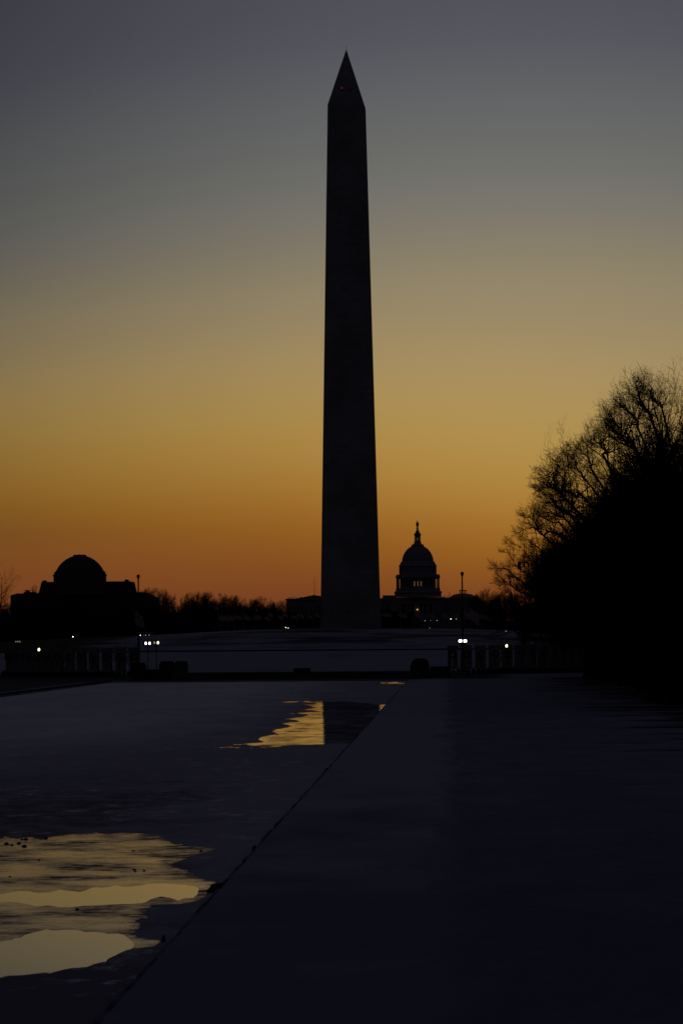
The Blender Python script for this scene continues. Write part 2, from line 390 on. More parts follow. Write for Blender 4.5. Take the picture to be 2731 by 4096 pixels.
# ------------------------------------------------------------------ terrain
PX0, PX1, PY0, PY1 = -54.2, -6.0, 12.0, 622.0
LAND = .13
def sm(a, b, x):
    t = max(0, min(1, (x - a) / (b - a))); return t * t * (3 - 2 * t)
def tz(x, y):
    z = LAND
    z += 4.0 * sm(812, 893, y)
    lat = math.exp(-((x + 28) / 92.0) ** 2)
    z += (1.2 + 4.6 * lat) * sm(902, 1100, y)
    z -= 3.2 * lat * sm(1190, 1400, y)
    z += 15.0 * sm(2700, 3250, y)
    z += .12 * math.sin(x * .11 + y * .03) * sm(900, 1000, y)
    return z
xs = sorted(set([-2500, -1600, -1000, -600, -400, -300] + list(range(-240, 241, 8)) + [300, 400, 600, 1000, 1600, 2500] + [PX0, PX1]))
xs = [x for x in xs if not (0 < abs(x - PX0) < 3 or 0 < abs(x - PX1) < 3)]
ys = sorted(set([-300, -100, PY0] + list(range(40, 601, 40)) + [PY1] + list(range(640, 1300, 8)) + list(range(1300, 3500, 60)) + [3600, 4500, 6500, 9000, 12000]))
g = MB(); vs = [(x, y, tz(x, y)) for y in ys for x in xs]; nx = len(xs); fs = []
for j in range(len(ys) - 1):
    for i in range(nx - 1):
        if xs[i] >= PX0 and xs[i + 1] <= PX1 and ys[j] >= PY0 and ys[j + 1] <= PY1: continue
        fs.append((j * nx + i, j * nx + i + 1, (j + 1) * nx + i + 1, (j + 1) * nx + i))
g.add(vs, fs)
cr4 = [(PX0, PY0), (PX1, PY0), (PX1, PY1), (PX0, PY1)]
for i in range(4):      # banks of the pool below the turf
    (xa, ya), (xb, yb) = cr4[i], cr4[(i + 1) % 4]
    g.add([(xa, ya, -.3), (xb, yb, -.3), (xb, yb, LAND), (xa, ya, LAND)], [(0, 1, 2, 3)])
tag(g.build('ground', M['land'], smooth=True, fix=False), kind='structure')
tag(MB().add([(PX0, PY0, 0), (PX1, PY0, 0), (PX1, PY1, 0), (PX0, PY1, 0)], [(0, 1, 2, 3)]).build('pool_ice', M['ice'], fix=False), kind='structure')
random.seed(4)
cp = MB()
def rag(x0, y0, x1, y1, n, inner):
    for i in range(n):
        a, b_ = i / n, (i + 1) / n
        w = .13 + random.uniform(-.03, .03)
        xa, ya, xb, yb = x0 + (x1 - x0) * a, y0 + (y1 - y0) * a, x0 + (x1 - x0) * b_, y0 + (y1 - y0) * b_
        if x0 == x1:
            X0, X1 = (xa - w, xa - .002) if inner > 0 else (xa + .002, xa + w)
            cp.box(min(X0, X1), max(X0, X1), ya + .01, yb - .01, -.2, LAND - .02 + random.uniform(-.03, .01))
        else:
            cp.box(xa + .01, xb - .01, ya - .3, ya - .002, -.2, LAND + random.uniform(.0, .02))
rag(PX1, PY0, PX1, PY1, 200, 1); rag(PX0, PY0, PX0, PY1, 200, -1); rag(PX0 + .3, PY1, PX1 - .3, PY1, 24, 0)
tag(cp.build('pool_coping', M['edge'], fix=False), kind='structure')
# raised granite kerb that shows on the far left bank
kb = MB()
for i in range(60):
    y = 330 + i * 5
    kb.box(PX0 - .75, PX0 - .30, y + .02, y + 4.98, LAND - .02, LAND + .26)
kb = kb.build('bank_kerb', M['kerb'], fix=False); tag(kb, kind='structure')
rd = MB()
for i in range(-40, 40):
    rd.add([(i * 10, 894, tz(i * 10, 894) + .02), (i * 10 + 10, 894, tz(i * 10 + 10, 894) + .02), (i * 10 + 10, 903, tz(i * 10 + 10, 903) + .03), (i * 10, 903, tz(i * 10, 903) + .03)], [(0, 1, 2, 3)])
tag(rd.build('road', M['asphalt'], fix=False), kind='structure')
wl = MB(); random.seed(2)
for i in range(-70, 60):
    x = i * 3.0 - 28
    z = max(tz(x, 904), tz(x + 3, 904))
    wl.box(x + .01, x + 2.99, 904, 904.5, z - .6, z + .26 + random.uniform(0, .03))
tag(wl.build('retaining_wall', M['dark_stone'], fix=False), 'long low dark stone wall running across the foot of the snowy mound', 'wall')

# ------------------------------------------------------------------ melt pools on the ice
def frac(poly, depth, amp, seed, edge0=True):
    rnd = random.Random(seed)
    p = [Vector(q) for q in poly]
    for k in range(depth):
        q = []
        for i in range(len(p)):
            a, b_ = p[i], p[(i + 1) % len(p)]
            q.append(a)
            mid = (a + b_) / 2; d = b_ - a
            if not (a.x < 1 and b_.x < 1):
                mid += Vector((-d.y, d.x)) * rnd.gauss(0, amp) * Vector((1, 1)).length * .5
            q.append(mid)
        p = q
    return p
def sdist(poly, X, Y):
    best = np.full(X.shape, 1e9); ins = np.zeros(X.shape, bool); n = len(poly)
    for i in range(n):
        ax, ay = poly[i]; bx, by = poly[(i + 1) % n]
        vx, vy = bx - ax, (by - ay) * 2.0          # vertical foreshortening counts double
        wx, wy = X - ax, (Y - ay) * 2.0
        tt = np.clip((wx * vx + wy * vy) / max(vx * vx + vy * vy, 1e-9), 0, 1)
        best = np.minimum(best, np.hypot(wx - vx * tt, wy - vy * tt))
        if ay != by:
            c_ = ((ay > Y) != (by > Y)) & (X < (bx - ax) * (Y - ay) / (by - ay) + ax); ins ^= c_
    return np.where(ins, best, -best)
def sheet(name, outers, inners, ox, oy, sc_, z, mt, step, pad, seed=1, amp=.08):
    conv = lambda pl, k: [tuple(p) for p in frac([(ox + x / sc_, oy + y / sc_) for x, y in pl], 2, amp, seed + k)]
    O = [conv(p, i) for i, p in enumerate(outers)]; I = [conv(p, 50 + i) for i, p in enumerate(inners)]
    ax = [x for p in O for x, _ in p]; ay = [y for p in O for _, y in p]
    gx = np.arange(min(ax) - pad, max(ax) + pad, step); gy = np.arange(min(ay) - pad, max(ay) + pad, step * .8)
    X, Y = np.meshgrid(gx, gy)
    wet = np.max([sdist(p, X, Y) for p in O], axis=0)
    clr = np.max([sdist(p, X, Y) for p in I], axis=0) if I else np.full(X.shape, -99.)
    vs = [gnd(x, y, z) for x, y in zip(X.ravel(), Y.ravel())]; nx_ = X.shape[1]; fs = []
    wr_ = wet.ravel()
    for j in range(X.shape[0] - 1):
        for i in range(nx_ - 1):
            q = (j * nx_ + i, j * nx_ + i + 1, (j + 1) * nx_ + i + 1, (j + 1) * nx_ + i)
            if max(wr_[k] for k in q) < -pad * .9 or any(vs[k].x > PX1 - .02 or vs[k].x < PX0 + .02 for k in q): continue
            fs.append(q[::-1])
    used = sorted({k for f in fs for k in f}); mp = {k: i for i, k in enumerate(used)}
    me = bpy.data.meshes.new(name); me.from_pydata([vs[k] for k in used], [], [tuple(mp[k] for k in f) for f in fs])
    for nm, arr in (('wet', wr_), ('clear', clr.ravel())):
        a = me.attributes.new(nm, 'FLOAT', 'POINT'); a.data.foreach_set('value', np.asarray([arr[k] for k in used], dtype=np.float32))
    me.materials.append(mt); me.update()
    o = bpy.data.objects.new(name, me); col.objects.link(o); return tag(o, kind='structure')
S7 = 1.568
outer = [(-320, 250), (0, 237), (150, 235), (350, 225), (560, 203), (740, 202), (900, 212), (1010, 228), (1060, 255), (1105, 280), (1230, 288), (1330, 297), (1378, 308), (1330, 322), (1250, 340), (1190, 360), (1130, 385), (1050, 398), (1090, 415), (1140, 435), (1200, 450), (1250, 478), (1290, 500), (1350, 505), (1368, 525), (1355, 550), (1330, 575), (1290, 605), (1240, 635), (1080, 652), (955, 660), (945, 680), (905, 708), (930, 725), (925, 745), (860, 755), (880, 800), (850, 830), (870, 860), (940, 872), (1010, 880), (1005, 900), (970, 918), (840, 935), (760, 960), (710, 985), (665, 1020), (590, 1035), (500, 1055), (380, 1075), (250, 1090), (60, 1105), (0, 1120), (-320, 1160)]
w1 = [(-320, 605), (0, 595), (250, 583), (500, 577), (640, 550), (730, 535), (930, 525), (1090, 527), (1190, 537), (1250, 555), (1240, 590), (1210, 615), (1120, 632), (900, 645), (600, 662), (300, 660), (0, 640), (-320, 650)]
w2 = [(-320, 935), (0, 888), (100, 865), (210, 830), (330, 817), (480, 815), (600, 825), (700, 840), (780, 845), (815, 870), (845, 912), (830, 932), (760, 957), (710, 982), (665, 1016), (590, 1031), (500, 1051), (380, 1071), (250, 1086), (60, 1101), (0, 1115), (-320, 1155)]
sheet('melt_pool', [outer], [w1, w2], 0, 3200, S7, .004, M['wet'], 4.0, 16, 3, .07)
S5 = 1.568
farp = [(655, 170), (790, 165), (930, 163), (1100, 168), (1290, 185), (1360, 190), (1335, 225), (1300, 262), (1235, 315), (1160, 392), (1120, 430), (930, 437), (700, 443), (520, 447), (370, 436), (450, 428), (560, 418), (520, 404), (545, 384), (650, 373), (600, 350), (640, 338), (730, 322), (670, 305), (780, 290), (690, 274), (790, 262), (830, 252), (710, 240), (830, 232), (900, 226), (800, 216), (890, 205), (790, 184), (880, 178)]
sheet('melt_pool', [farp, [(190, 448), (400, 452), (560, 449), (700, 446), (560, 456), (400, 458), (250, 452)]], [], 700, 2700, S5, .004, M['wetfar'], 2.5, 8, 7, .04)
sheet('melt_pool', [[(1225, 52), (1290, 45), (1380, 41), (1450, 42), (1400, 47), (1460, 52), (1440, 57), (1340, 59), (1290, 58), (1330, 52)]], [], 700, 2700, S5, .004, M['wetfar'], 2.0, 6, 9, .04)

# lumps of slush standing in the near melt pool
lumps = [(153, 293, .10), (120, 275, .09), (42, 278, .09), (78, 284, .07), (165, 249, .09), (140, 249, .06), (262, 247, .05), (247, 379, .05), (485, 688, .06), (843, 439, .06), (851, 450, .04), (905, 445, .05), (1260, 323, .06), (838, 320, .05), (1308, 583, .05), (65, 482, .04), (290, 243, .08)]
lw = ['largest of the dark lumps near the left frame edge', 'between the largest lump and the frame edge', 'closest to the left frame edge', 'small, between two larger lumps at the left', 'on the far rim of the melt pool, rightmost of a close pair', 'on the far rim of the melt pool, leftmost of a close pair', 'tiny, beside a longer lump on the far rim', 'alone below the upper left rim', 'alone on the band between the two clear pools', 'leftmost of three in the middle of the melt', 'smallest, just nearer than its left neighbour', 'rightmost of three in the middle of the melt', 'at the tip of the pointed right arm', 'under the upper rim in the centre', 'by the right bank of the pool edge', 'tiny, far left in the amber reflection', 'longest one on the far rim']
random.seed(12)
for (x, y, r), w in zip(lumps, lw):
    p = gnd(x / S7, 3200 + y / S7, 0)
    b = MB(); rn = [random.uniform(.75, 1.2) for _ in range(40)]
    vv = []; ff = []
    for j in range(4):
        for i in range(10):
            a = i * .628; rr = r * .62 * (1.15, 1.0, .7, .3)[j] * rn[(i * 3 + j) % 40]
            vv.append((rr * math.cos(a) * 1.5, rr * math.sin(a), (-.01, .25 * r, .5 * r, .65 * r)[j] * rn[i]))
    for j in range(3):
        for i in range(10): ff.append((j * 10 + i, j * 10 + (i + 1) % 10, (j + 1) * 10 + (i + 1) % 10, (j + 1) * 10 + i))
    ff.append(tuple(range(30, 40))); b.add(vv, ff)
    o = b.build('ice_lump', M['dark_stone'], smooth=True); o.location = p
    tag(o, 'dark frozen lump, ' + w, 'ice lump', 'dark lumps standing in the near melt pool')

# ------------------------------------------------------------------ obelisk
D_OB = 1121.0
oc = at(1403, 2515, D_OB); OBX = oc.x
zb = 9.7
ob = empty('obelisk', (OBX, D_OB, zb), R(-1.9))
hb, ht_ = 16.8 / 2, 10.5 / 2; SH, PH = 152.4, 16.9
MB().add([(-hb, -hb, -3), (hb, -hb, -3), (hb, hb, -3), (-hb, hb, -3), (-ht_, -ht_, SH), (ht_, -ht_, SH), (ht_, ht_, SH), (-ht_, ht_, SH)],
         [(0, 1, 5, 4), (1, 2, 6, 5), (2, 3, 7, 6), (3, 0, 4, 7)]).build('shaft', M['marble'], ob)
pyr = MB().add([(-ht_, -ht_, SH), (ht_, -ht_, SH), (ht_, ht_, SH), (-ht_, ht_, SH), (0, 0, SH + PH)], [(0, 1, 4), (1, 2, 4), (2, 3, 4), (3, 0, 4)]).build('pyramidion', M['marble'], ob)
for sx in (-1, 1):
    z = SH + 4.2; y = -ht_ * (1 - 4.2 / PH)
    MB().box(sx * 1.2 - .45, sx * 1.2 + .45, y - .05, y + .5, z - .25, z + .25).build('window', M['glass'], pyr)
MB().tube([(0, 0, SH + PH - .2), (0, 0, SH + PH + .9)], .05).build('lightning_rod', M['metal'], ob)
z = SH + 5.0; y = -ht_ * (1 - 5.0 / PH)
MB().sphere((-1.15, y - .06, z), .13, 8).build('beacon', M['red'], ob)
tag(ob, 'towering dark marble obelisk with pointed top and tiny red light', 'obelisk')

# ------------------------------------------------------------------ domed capitol
DC = 3380.0
cc = at(1671.2, 2387, DC)
s_ = 1 / 4.48 / (FPX / DC)
def Z(yc): return at(1671.2, 2050 + yc / 4.48, DC).z
ca = empty('capitol', (cc.x, DC, 22.0))
def Zl(yc): return Z(yc) - 22.0
def prof(l): return [(r * s_, Zl(y)) for r, y in l]
base_top = Zl(1510)
MB().lathe(prof([(430, 1512), (415, 1480), (418, 1450), (430, 1435), (418, 1415), (395, 1400), (398, 1370), (392, 1362)]), 48).build('dome_skirt', M['dome'], ca)
drum = MB().lathe(prof([(300, 1372), (300, 1182)]), 48).build('drum', M['dome'], ca)
for i in range(36):
    a = 2 * math.pi * (i + .5) / 36; r = 378 * s_
    o = MB().lathe([(.62, Zl(1364)), (.5, Zl(1350)), (.46, Zl(1200)), (.68, Zl(1184))], 8, r * math.cos(a), r * math.sin(a)).build('column', M['dome'], drum)
MB().lathe(prof([(385, 1188), (390, 1175), (405, 1155), (392, 1140), (388, 1113), (338, 1111), (330, 1085), (332, 1060), (328, 1040), (330, 970), (346, 958), (340, 950), (318, 930), (312, 905), (300, 885), (280, 876)]), 48).build('entablature', M['dome'], ca)
up = MB()
for i in range(36):       # pilasters of the upper drum
    a = 2 * math.pi * i / 36
    x, y = math.cos(a) * 329 * s_, math.sin(a) * 329 * s_
    up.box(x - .3, x + .3, y - .3, y + .3, Zl(1095), Zl(975))
up.build('pilasters', M['stone'], ca)
sh = MB(); dp = prof([(277, 880), (275, 850), (262, 800), (248, 760), (225, 715), (190, 670), (150, 635), (108, 608)])
sh.lathe(dp, 72)
for i in range(36):
    a = 2 * math.pi * i / 36
    sh.tube([(r * 1.008 * math.cos(a), r * 1.008 * math.sin(a), z) for r, z in dp], .28, 4)
sh.build('dome_shell', M['dome'], ca)
th = MB().lathe(prof([(105, 612), (110, 600), (108, 573), (78, 570), (62, 545), (68, 535), (60, 520), (36, 518), (36, 432), (55, 430), (60, 405), (70, 385), (45, 376), (45, 365), (30, 335), (15, 300), (22, 285), (14, 262), (16, 258)]), 24).build('lantern', M['dome'], ca)
for i in range(12):
    a = 2 * math.pi * (i + .5) / 12; r = 53 * s_
    MB().tube([(r * math.cos(a), r * math.sin(a), Zl(520)), (r * math.cos(a), r * math.sin(a), Zl(430))], .3, 6).build('column', M['dome'], th)
MB().box(-.18, .18, -36 * s_ - .1, -36 * s_ + .1, Zl(500), Zl(455)).build('window', M['amber'], th)
# bronze figure on top: robe, shoulders, head with crest, sword arm
st = MB().lathe(prof([(14, 260), (17, 245), (18, 225), (15, 212), (19, 200), (23, 190), (20, 178), (8, 170), (7, 165), (10, 158), (8, 150), (3, 145)]), 14)
st.tube([(19 * s_, 0, Zl(190)), (23 * s_, -.3, Zl(215)), (18 * s_, -.5, Zl(235))], .28, 5)
st.tube([(-19 * s_, 0, Zl(190)), (-22 * s_, -.3, Zl(212)), (-20 * s_, -.4, Zl(243))], .24, 5)
st.build('statue', M['metal'], ca)
for x in (-59, 1, 58):
    b = MB().box(x * s_ - .2, x * s_ + .2, -300 * s_ - .25, -300 * s_ + .1, Zl(1322), Zl(1238)).build('window', M['amber'], ca)  # emission imitates the eastern sky showing through the drum
    b['label'] = 'window with painted sky glow'
for x in (-240, -180, -120, 120, 180, 240):
    r = 300 * s_; yy = -math.sqrt(r * r - (x * s_) ** 2)
    MB().box(x * s_ - .45, x * s_ + .45, yy - .2, yy + .3, Zl(1322), Zl(1238)).build('window', M['glass'], ca)
def cx_(px): return at(px, 2400, DC).x - cc.x
# main block and wings
MB().box(cx_(1380), cx_(1914), -8, 40, -25, Zl(1530)).build('main_block', M['stone'], ca)
MB().box(cx_(1530), cx_(1582), -4, 30, Zl(1530), Zl(1480)).build('attic', M['stone'], ca)
MB().box(cx_(1560), cx_(1780), -14, -8.01, -25, Zl(1520)).build('central_block', M['stone'], ca)
MB().box(cx_(1378), cx_(1916), -9.0, -8.01, Zl(1552), Zl(1538)).build('cornice', M['dome'], ca)
MB().box(cx_(1556), cx_(1784), -15.0, -14.01, Zl(1560), Zl(1545)).build('cornice', M['dome'], ca)
for i in range(14):
    px = 1388 + i * 12
    if px > 1552: px += 236
    if px > 1880: continue
    for (ya, yb) in ((1660, 1760), (1850, 1910)):
        MB().box(cx_(px), cx_(px + 4), -8.12, -8.0, Zl(yb), Zl(ya)).build('window', M['glass'], ca)
# portico
po = MB().box(cx_(1602), cx_(1732), -17, -14.02, Zl(1640), Zl(1600)).build('portico', M['stone'], ca)
for i in range(8):
    px = 1605 + i * 17.6
    MB().tube([(cx_(px), -16, Zl(1806)), (cx_(px), -16, Zl(1640))], [.62, .52], 8).build('column', M['dome'], po)
for px in (1608.5, 1636, 1683, 1711):
    MB().box(cx_(px), cx_(px + 19), -14.3, -14.1, Zl(1800), Zl(1655)).build('banner', M['blue'], ca)
MB().box(cx_(1598), cx_(1738), -30, -14.02, -25, Zl(1812)).build('terrace', M['stone'], ca)
for px in (1640, 1665, 1688):       # arched doorways low on the west front
    poly = [(cx_(px - 7), Zl(2085)), (cx_(px + 7), Zl(2085)), (cx_(px + 7), Zl(2030))]
    poly += [(cx_(px) + 7 / 4.565 * math.cos(t * math.pi / 8), Zl(2030) + 7 / 4.565 * math.sin(t * math.pi / 8)) for t in range(1, 8)] + [(cx_(px - 7), Zl(2030))]
    MB().prism(poly, -30.4, -30.2).build('doorway', M['glass'], ca)
MB().box(cx_(1628), cx_(1700), -30.15, -30.02, Zl(2090), Zl(1990)).build('lit_wall', M['arch'], ca)
MB().sphere((cx_(1668.5), -17.5, Zl(1742)), .62, 8).build('porch_lamp', M['porch'], ca)
# low side dome with its open lantern
sd = at(1851, 2387, DC)
dx = sd.x - cc.x; pz = lambda py: at(1851, py, DC).z - 22
dsh = MB().lathe([(12.0, pz(2392)), (11.5, pz(2387)), (9.2, pz(2380)), (6.6, pz(2375.4)), (3.2, pz(2373.8))], 32, dx, 15).build('side_dome', M['dome'], ca)
MB().lathe([(3.2, pz(2374.5)), (3.2, pz(2373))], 16, dx, 15).build('lantern_base', M['dome'], dsh)
for i in range(8):
    a = 2 * math.pi * (i + .5) / 8
    MB().tube([(dx + 2.75 * math.cos(a), 15 + 2.75 * math.sin(a), pz(2374)), (dx + 2.75 * math.cos(a), 15 + 2.75 * math.sin(a), pz(2362))], .42, 6).build('lantern_column', M['dome'], dsh)
MB().lathe([(3.1, pz(2362.5)), (3.4, pz(2361)), (3.4, pz(2359.5)), (2.9, pz(2359))], 16, dx, 15).build('lantern_cap', M['dome'], dsh)
MB().box(cx_(1813), cx_(1817), 10, 14, pz(2387), pz(2377)).build('chimney', M['stone'], ca)
for px, t in ((1776, 2380), (1788, 2383), (1794.5, 2370), (1799, 2369), (1780, 2384), (1791, 2383)):
    MB().tube([(cx_(px), 5, pz(2390)), (cx_(px), 5, at(px, t, DC).z - 22)], .16, 4).build('rooftop_mast', M['metal'], ca)
tag(ca, 'distant white capitol building with tall columned dome and statue on top', 'domed building')

# ------------------------------------------------------------------ museum with the low round dome
DM = 1880.0
sm_ = 1 / 3.136 / (FPX / DM)
mc = at(321, 2371, DM)
mu = empty('museum', (mc.x, DM, 6.0))
def ZM(yc): return at(321, 2180 + yc / 3.136, DM).z - 6.0
pm = lambda l: [(r * sm_, ZM(y)) for r, y in l]
MB().lathe(pm([(331, 620), (331, 405), (334, 390), (342, 377), (342, 373), (324, 370), (324, 343), (312, 340), (312, 330), (302, 328), (300, 318), (292, 316), (290, 306)]), 64).build('drum', M['granite'], mu)
arc = []
for i in range(15):
    t = i / 14; a0 = math.radians(14); a = a0 + (math.radians(76) - a0) * t
    arc.append((290 * math.cos(a) / math.cos(a0) if False else 0, 0))
dome_pts = [(290, 306), (275, 280), (255, 252), (232, 228), (205, 203), (175, 181), (140, 161), (110, 148), (84, 140)]
MB().lathe(pm(dome_pts), 64).build('dome_shell', M['granite'], mu, smooth=True)
MB().lathe(pm([(84, 150), (84, 134), (86, 130), (70, 122), (12, 121), (10, 117), (3, 115)]), 32).build('dome_cap', M['granite'], mu)
xm = lambda px: at(px, 2371, DM).x - mc.x
zm = lambda px, py: at(px, py, DM).z - 6.0
rl = [(158, 2373), (170, 2328), (520, 2323), (529, 2368)]
MB().prism([(xm(158), -14), (xm(529), -14), (xm(529), zm(529, 2368)), (xm(520), zm(520, 2325)), (xm(170), zm(170, 2328)), (xm(158), zm(158, 2373))], -3, 30).build('roof_block', M['roof'], mu)
MB().box(xm(173), xm(187.5), -3.2, 2, zm(180, 2335), zm(180, 2322)).build('pier', M['granite'], mu)
MB().box(xm(502), xm(515.5), -3.2, 2, zm(509, 2330), zm(509, 2318)).build('pier', M['granite'], mu)
MB().prism([(xm(45), -14), (xm(157), -14), (xm(157), zm(157, 2372)), (xm(72), zm(72, 2374)), (xm(45), zm(45, 2381))], -2, 26).build('wing', M['granite'], mu)
MB().prism([(xm(530), -14), (xm(622), -14), (xm(622), zm(622, 2392)), (xm(600), zm(600, 2379)), (xm(578), zm(578, 2369)), (xm(530), zm(530, 2368))], -2, 26).build('wing', M['granite'], mu)
ph = MB().box(xm(92), xm(135), 4, 12, zm(110, 2376), zm(110, 2367.5)).build('roof_house', M['roof'], mu)
rr = MB()
for px in (94, 106, 117, 128, 134): rr.tube([(xm(px), 4.5, zm(px, 2368)), (xm(px), 4.5, zm(px, 2359.5))], .07, 4)
rr.tube([(xm(94), 4.5, zm(94, 2359.5)), (xm(134), 4.5, zm(134, 2359.5))], .08, 4); rr.tube([(xm(94), 4.5, zm(94, 2363)), (xm(134), 4.5, zm(134, 2363))], .06, 4)
rr.build('railing', M['metal'], mu)
MB().box(xm(98), xm(111), 6, 10, zm(100, 2368), zm(100, 2360.5)).build('roof_unit', M['roof'], mu)
for i in range(9):
    px = 205 + i * 29
    MB().box(xm(px), xm(px + 7), -3.15, -3.0, zm(px, 2440), zm(px, 2405)).build('window', M['glass'], mu)
tag(mu, 'dark granite museum with broad low round dome at far left', 'domed building')

# ------------------------------------------------------------------ pedimented building by the obelisk
DG = 2100.0
gc = at(1257, 2395, DG)
ga = empty('gallery', (gc.x, DG, 8.0))
xg = lambda px: at(px, 2395, DG).x - gc.x
zg = lambda px, py: at(px, py, DG).z - 8.0
MB().box(xg(1145), xg(1372), 0, 30, -14, zg(1257, 2399)).build('wall', M['stone'], ga)
MB().box(xg(1142), xg(1375), -.6, -.01, zg(1257, 2402), zg(1257, 2394)).build('cornice', M['stone'], ga)
MB().prism([(xg(1184), zg(1184, 2394)), (xg(1330), zg(1330, 2394)), (xg(1257), zg(1257, 2380))], -.5, 29).build('pediment', M['roof'], ga)
MB().box(xg(1199), xg(1204), 2, 4, zg(1201, 2394), zg(1201, 2387)).build('chimney', M['stone'], ga)
for px in (1236, 1257, 1278): MB().sphere((xg(px), 0, zg(px, 2381.5 + abs(px - 1257) * .19 - 1)), .3, 6).build('finial', M['stone'], ga)
MB().tube([(xg(1257), 4, zg(1257, 2384)), (xg(1257), 4, zg(1257, 2309))], [.16, .07], 6).build('mast', M['metal'], ga)
for i in range(12):
    px = 1156 + i * 17
    MB().box(xg(px), xg(px + 5), -.1, 0, zg(px, 2460), zg(px, 2425)).build('window', M['glass'], ga)
tag(ga, 'grey stone building with shallow pediment and slender mast left of obelisk', 'building')

# ------------------------------------------------------------------ trees
def tree_mesh(seed, H, kids, rmin, R90, trunk=.20, limbs=6, fl=1.0, guided=None):
    rnd = random.Random(seed)
    T = MB(); C = MB()
    th_ = H * trunk; r0 = H * .020
    p = [Vector((0, 0, -.5))]; rr = [r0 * 1.5]
    for i in range(1, 6):
        p.append(Vector((rnd.uniform(-.12, .12) * i / 3, rnd.uniform(-.12, .12) * i / 3, th_ * i / 5))); rr.append(r0 * (1.15 - .07 * i))
    T.tube(p, rr, 10)
    UP = Vector((0, 0, 1))
    def grow(start, d, length, r, lev):
        nseg = (8, 6, 5, 4)[min(lev, 3)]
        pts = [start.copy()]; rad = [r]; dirs = [d.copy()]
        cur = start.copy(); dd = d.copy()
        for i in range(nseg):
            wob = (.13, .15, .16, .16)[min(lev, 3)]
            dd = (dd + Vector((rnd.gauss(0, wob), rnd.gauss(0, wob), rnd.gauss(0, wob))) + UP * ((.045, .03, .03, .02)[min(lev, 3)])).normalized()
            cur = cur + dd * (length / nseg)
            pts.append(cur.copy()); dirs.append(dd.copy()); rad.append(max(rmin * .6, r * (1 - .80 * (i + 1) / nseg)))
        C.tube(pts, rad, 5 if lev == 0 else (4 if lev == 1 else 3))
        if lev >= len(kids): return
        nk = kids[lev]
        for k in range(nk):
            f = (.25 if lev == 0 else .15) + (.98 - (.25 if lev == 0 else .15)) * (k + rnd.random()) / nk
            f = min(f, .985)
            x = f * nseg; i = min(int(x), nseg - 1); q = pts[i].lerp(pts[i + 1], x - i); bd = dirs[i + 1]
            side = bd.cross(Vector((rnd.gauss(0, 1), rnd.gauss(0, 1), rnd.gauss(0, 1)))).normalized()
            ang = rnd.uniform(.45, 1.05)
            nd_ = (bd * math.cos(ang) + side * math.sin(ang)).normalized()
            if nd_.z < -.25: nd_.z *= .2; nd_.normalize()
            L_ = length * (rnd.uniform(.36, .58) if lev == 0 else rnd.uniform(.42, .74)) * (1.2 - .6 * f)
            grow(q, nd_, L_, max(rmin, rad[i] * .50), lev + 1)
    top = p[-1]
    if guided:
        for gi, pl in enumerate(guided):
            q = [Vector(v) for v in pl]
            # smooth polyline
            pts = []
            for i in range(len(q) - 1):
                a_, b_, c_, d_ = q[max(i - 1, 0)], q[i], q[i + 1], q[min(i + 2, len(q) - 1)]
                for k in range(3):
                    u = k / 3
                    pts.append(.5 * ((2 * b_) + (c_ - a_) * u + (2 * a_ - 5 * b_ + 4 * c_ - d_) * u * u + (3 * b_ - a_ - 3 * c_ + d_) * u ** 3) + Vector((rnd.gauss(0, .06), rnd.gauss(0, .06), rnd.gauss(0, .06))))
            pts.append(q[-1]); n = len(pts)
            r_a = .20 if gi % 3 == 0 else .14
            rad = [max(.022, r_a * (1 - .85 * i / (n - 1))) for i in range(n)]
            C.tube(pts, rad, 6)
            tot = sum((pts[i + 1] - pts[i]).length for i in range(n - 1))
            nk = int(tot * 1.35)
            for k in range(nk):
                f = .14 + .86 * (k + rnd.random()) / nk; x = min(f, .99) * (n - 1); i = int(x)
                bd = (pts[min(i + 1, n - 1)] - pts[i]).normalized(); st = pts[i].lerp(pts[min(i + 1, n - 1)], x - i)
                side = bd.cross(Vector((rnd.gauss(0, 1), rnd.gauss(0, 1.2), rnd.gauss(0, 1)))).normalized(); ang = rnd.uniform(.4, 1.0)
                nd_ = (bd * math.cos(ang) + side * math.sin(ang)); nd_.z = abs(nd_.z) * .8 + .15 if rnd.random() < .75 else nd_.z; nd_.normalize()
                grow(st, nd_, rnd.uniform(1.1, 3.4) * (1.5 - .95 * f), max(rmin, rad[i] * .5), 1)
    for i in range(limbs):
        a = 2 * math.pi * (i + rnd.uniform(-.25, .25)) / limbs
        tilt = (rnd.uniform(.70, 1.20) if i % 2 else rnd.uniform(.25, .6)) * fl
        d = Vector((math.cos(a) * math.sin(tilt), math.sin(a) * math.sin(tilt), math.cos(tilt)))
        start = top - Vector((0, 0, rnd.uniform(0, th_ * .3)))
        grow(start, d, (H - th_) * rnd.uniform(.70, .82), r0 * rnd.uniform(.45, .66), 0)
    if guided and False: return T.mesh('trunk', M['bark'], True), C.mesh('crown', M['twig'])
    if guided:
        return T.mesh('trunk', M['bark'], True), C.mesh('crown', M['twig'])
    V = np.array(C.v); z99 = np.percentile(V[:, 2], 99.0); r95 = np.percentile(np.hypot(V[:, 0], V[:, 1]), 96)
    kz = (H - th_) / (z99 - th_); kr = R90 / r95
    out_ = []
    zc = H * .56; Hc = H * .44
    for x, y, z in C.v:
        x, y = x * kr, y * kr; z = th_ + (z - th_) * kz if z > th_ else z
        a_ = math.hypot(x, y) / (R90 * 1.12); b_ = (z - zc) / Hc
        if b_ < 0: b_ *= .5
        rho = math.hypot(a_, b_)
        if rho > .86:      # crowns end in a ragged dome
            k_ = (.86 + .17 * math.tanh((rho - .86) / .24)) / rho
            x, y, z = x * k_, y * k_, (zc + (z - zc) * k_ if b_ > 0 else z)
        out_.append((x, y, z))
    C.v = out_
